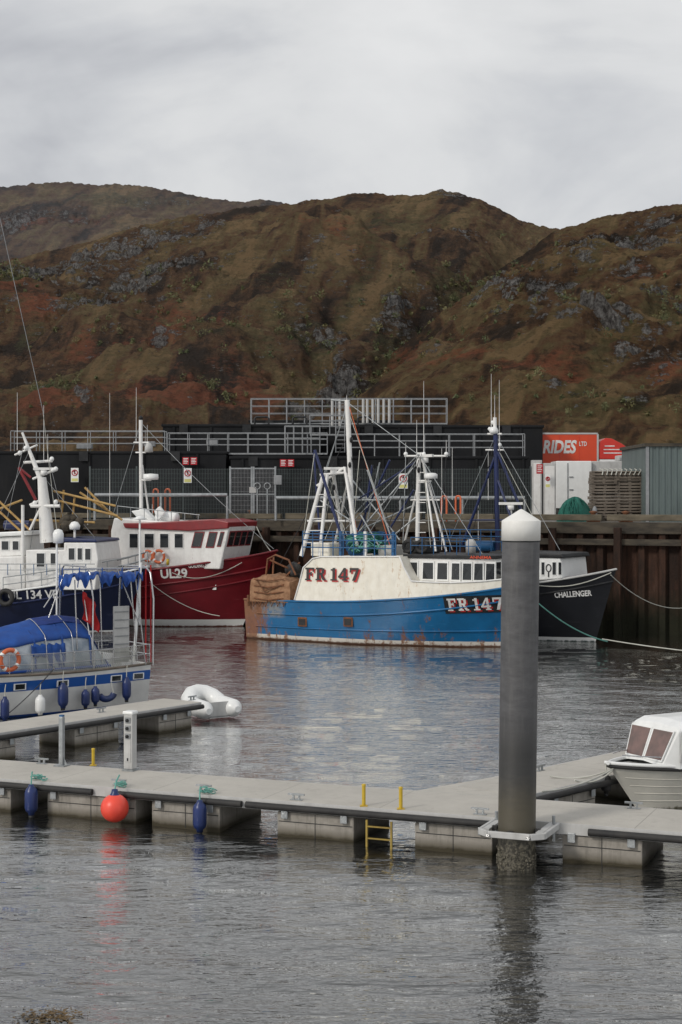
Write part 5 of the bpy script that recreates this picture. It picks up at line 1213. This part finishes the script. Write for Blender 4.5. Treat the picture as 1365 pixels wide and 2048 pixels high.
for px,yt,yb,r0,mat,l in((5,1392,1440,.13,'navyf','navy fender at the far left of the yacht side'),(74,1388,1428,.15,'cleanw','white fender on the yacht side'),(120,1364,1415,.16,'navyf','large navy fender between the yacht portholes'),(168,1378,1414,.13,'navyf','left of two small navy fenders side by side on the yacht'),(189,1372,1408,.13,'navyf','right of two small navy fenders side by side on the yacht'),(253,1354,1400,.14,'navyf','navy fender near the yacht stern')):
    w_=1.42 if px<200 else 1.3; q=yl(px,yb,w_); q2=yl(px,yt,w_); t=hy.tofx(q.x); q.y=hy.P(t,1.,1).y+r0+.02; fender(FY.world(q),r0,max(.4,q2.z-q.z),l,mat,'rope',.35)
q=yl(214,1385,1.5); r=th('curved_fender','curved navy fender like a half ring hanging on the yacht side','fender',FY.world(q),FY.a)
MB().path([(math.cos(a)*.26,0,math.sin(a)*.2) for a in [-.4+i*(-2.5)/10 for i in range(11)]],.1,10).build('body',M['navyf'],r); MB().path([(-.26,0,-.1),(-.2,-.1,.3)],.012,5).build('lanyard',M['rope'],r)
rope(FY.world(yl(108,1338,1.45)),onz(20,1425,DZ+.05),.05,'black','black mooring line from the yacht to the finger',.015) 
# ------------------------------------------------------------ dinghy
P0=Vector((W(422,0,47.2).x,47.2,0)); r=th('inflatable_dinghy','pale grey inflatable dinghy moored beyond the end of the left finger','dinghy',P0,R(-56))
pts=[]
for i in range(33):
    u=i/32
    if u<.4: p=(lerp(.75,-.3,u/.4),-.48,lerp(.3,.36,u/.4))
    elif u>.6: p=(lerp(-.3,.75,(u-.6)/.4),.48,lerp(.36,.3,(u-.6)/.4))
    else:
        a=(u-.4)/.2*math.pi; p=(-.3-.5*math.sin(a),-.48*math.cos(a),.36+.30*math.sin(a))
    pts.append(p)
def rad(u): return .26*min(1,.35+min(u,1-u)*9)
MB().path(pts,rad,16).build('inflated_tube',M['cleanw'],r)
MB().bb(.45,.5,-.32,.32,.05,.52).build('transom',M['lgrey'],r); MB().prism([(-.6,-.34,.12),(.5,-.34,.08),(.5,.34,.08),(-.6,.34,.12)],(0,0,.03)).build('floor',M['grey'],r); MB().bb(-.1,.15,-.42,.42,.38,.42).build('seat',M['lgrey'],r)
MB().path([(-.3,-.75,.4),(0,-.755,.33),(.5,-.75,.36)],.014,5).build('grab_line',M['rope'],r)
# ------------------------------------------------------------ small cabin boat
bp=Vector((5.5,33.0,0)); angS=208; d=Vector((math.cos(R(angS)),math.sin(R(angS)),0)); o_=bp-d*5.4
FS=Fr(o_.x,o_.y,angS)
sm=boatth(FS,'small white clinker style cabin boat with tinted windows at the right edge','boat','cabin_boat')
M['shull']=hullmat('cabin_hull',(.78,.76,.68),(.78,.76,.68),.0,(.10,.09,.05),.02,rust=0)
hs=Hull(5.4,2.15,lambda t:.80+.18*t**2,rake=.75,wlk=.72,depth=.35,stern=.9,wlbow=1.9,bow=2.8,mid=.45)
hs.shell().build('hull',M['shull'],sm); hs.deckm(.03).build('deck',M['cleanw'],sm)
hs.edge(lambda t:hs.sheer(t)-.02,.035,off=.01).build('gunwale',M['rubber'],sm); hs.edge(lambda t:hs.sheer(t)+.05,.04,off=-.06).build('deck_edge',M['cleanw'],sm)
for k,zf in enumerate((.18,.34,.5,.66)): hs.edge(lambda t,zf=zf:zf*hs.sheer(t)/.9,.007,.02,.97,off=.002).build('plank_lap',M['shull'],sm)
DX=.5
c0=[(3.98,.62,.96,.96),(3.66,.80,.96,1.74),(3.4,.84,.96,1.82),(1.6,.86,.93,1.84),(1.5,.86,.93,1.78)]
m=MB(); rows=[]
for x,w_,zb_,zt_ in c0:
    x+=DX; rows.append([Vector((x,-w_,zb_-.08)),Vector((x,-w_*.94,max(zt_-.06,zb_))),Vector((x,-w_*.82,zt_+.01)),Vector((x,0,zt_+.05)),Vector((x,w_*.82,zt_+.01)),Vector((x,w_*.94,max(zt_-.06,zb_))),Vector((x,w_,zb_-.08))])
m.grid(rows,False); m.add(rows[-1],[tuple(range(7))[::-1]]); m.build('cabin',M['cleanw'],sm,bevel=.03)
def fq(y0,y1):
    a=Vector((3.95+DX,0,1.06));b=Vector((3.70+DX,0,1.66)); return [Vector((a.x,y0*.85,a.z)),Vector((a.x,y1*.85,a.z)),Vector((b.x,y1,b.z)),Vector((b.x,y0,b.z))]
for y0,y1 in((-.68,-.04),(.04,.68)): win(sm,fq(y0,y1),(.92,0,.39),M['cleanw'],M['pink'],.015)
for sd in(1,-1):
    for xa,xb in((3.58,2.72),(2.60,1.8)):
        q=[(xa+DX+(.1 if xa>3 else 0),sd*.822,1.06),(xb+DX,sd*.835,1.04),(xb+DX,sd*.818,1.68),(xa+DX,sd*.805,1.67)]; win(sm,q,(0,sd,.05),M['lgrey'],M['pink'],.02)
for sd in(-1,1): MB().path([hs.P(t,hs.sheer(t),sd,-.1)+Vector((0,0,.02+.2*ss(.55,.8,t))) for t in [.55+.4*i/8 for i in range(9)]],.014,5).build('bow_rail',M['steel'],sm)
MB().lathe([(0,0),(.05,0),(.05,.12),(0,.14)],(2.6+DX,.1,1.88),10).build('navigation_light',M['cleanw'],sm); MB().tube((2.0+DX,-.3,1.86),(1.8+DX,-.3,2.9),.012,n=5).build('whip_aerial',M['cleanw'],sm)
bw=FS.world((5.2,0,.93))
for k,(px,py,sg_) in enumerate(((1100,1552,.12),(1085,1583,.1),(1150,1560,.15))):
    e=onz(px,py,DZ+.05); rope(bw+Vector((0,-.05,0)),e,sg_,'rope',['upper pale rope from the cabin boat bow to the right finger','lower pale rope from the cabin boat bow to the walkway','middle pale rope from the cabin boat bow to the finger'][k],.018)
fender(FS.world((5.25,-.25,.35)),.11,.4,'black fender at the bow of the small cabin boat','rubber','rope')
m=MB()
for k in range(420):
    p=onz(95+random.gauss(0,32),2034+random.gauss(0,8),.02); a=Vector((random.gauss(0,.03),random.gauss(0,.02),random.uniform(0,.02))); m.add([p,p+a,p+Vector((-a.y,a.x,.01))],[(0,1,2)])
M['weed']=pm('seaweed',(.14,.08,.02),(.07,.045,.015),rough=.6)
o=m.build('floating_seaweed',M['weed']); tag(o,'brown seaweed floating at the bottom left','seaweed',kind='stuff')
# ------------------------------------------------------------ world, light, camera
w=bpy.data.worlds.new('World'); S.world=w; w.use_nodes=True; nt=w.node_tree; t=NT(nt); bg=nt.nodes['Background']
AZ=R(228); EL=R(33)
sky=t.n('ShaderNodeTexSky'); sky.sky_type='NISHITA'; sky.sun_disc=False; sky.sun_elevation=EL; sky.sun_rotation=AZ
co=t.n('ShaderNodeTexCoord').outputs['Generated']
n1=t.noise(co,4.6,6,.5,(1,1,1.9),.5); n2=t.noise(co,14,4,.55,(1,1,1.6),.2)
# a darker cloud bank low in the north east
dt=t.n('ShaderNodeVectorMath',{0:co,1:(.135,.965,.225)},operation='DISTANCE').outputs['Value']
bank=t.m('MULTIPLY',t.ramp_(dt,.13,.0),.14)
nn=t.m('SUBTRACT',t.m('ADD',t.m('MULTIPLY',n1,.84),t.m('MULTIPLY',n2,.16)),bank)
cl_=t.ramp(nn,[(.33,(4.7,4.8,5.1)),(.45,(6.1,6.2,6.4)),(.54,(7.2,7.25,7.3)),(.68,(8.0,8.02,8.02))])
col=t.mix(.95,sky.outputs[0],cl_)
t.set(bg.inputs[0],col); bg.inputs[1].default_value=.1
L=bpy.data.lights.new('sun','SUN'); L.energy=1.5; L.angle=R(10); L.color=(1,.94,.86); lo=bpy.data.objects.new('sun',L); C.objects.link(lo)
dirv=Vector((math.sin(AZ)*math.cos(EL),math.cos(AZ)*math.cos(EL),math.sin(EL))); lo.rotation_euler=dirv.to_track_quat('Z','Y').to_euler()
cam=bpy.data.cameras.new('camera'); co_=bpy.data.objects.new('camera',cam); C.objects.link(co_); co_.location=(0,0,H); co_.rotation_euler=(R(90),0,0)
cam.sensor_width=36; cam.lens=F/2048*36; cam.shift_y=-(1024-HY)/2048; cam.clip_end=8000; cam.clip_start=.5
S.camera=co_
S.view_settings.view_transform='Standard'; S.view_settings.look='None'; S.view_settings.exposure=0
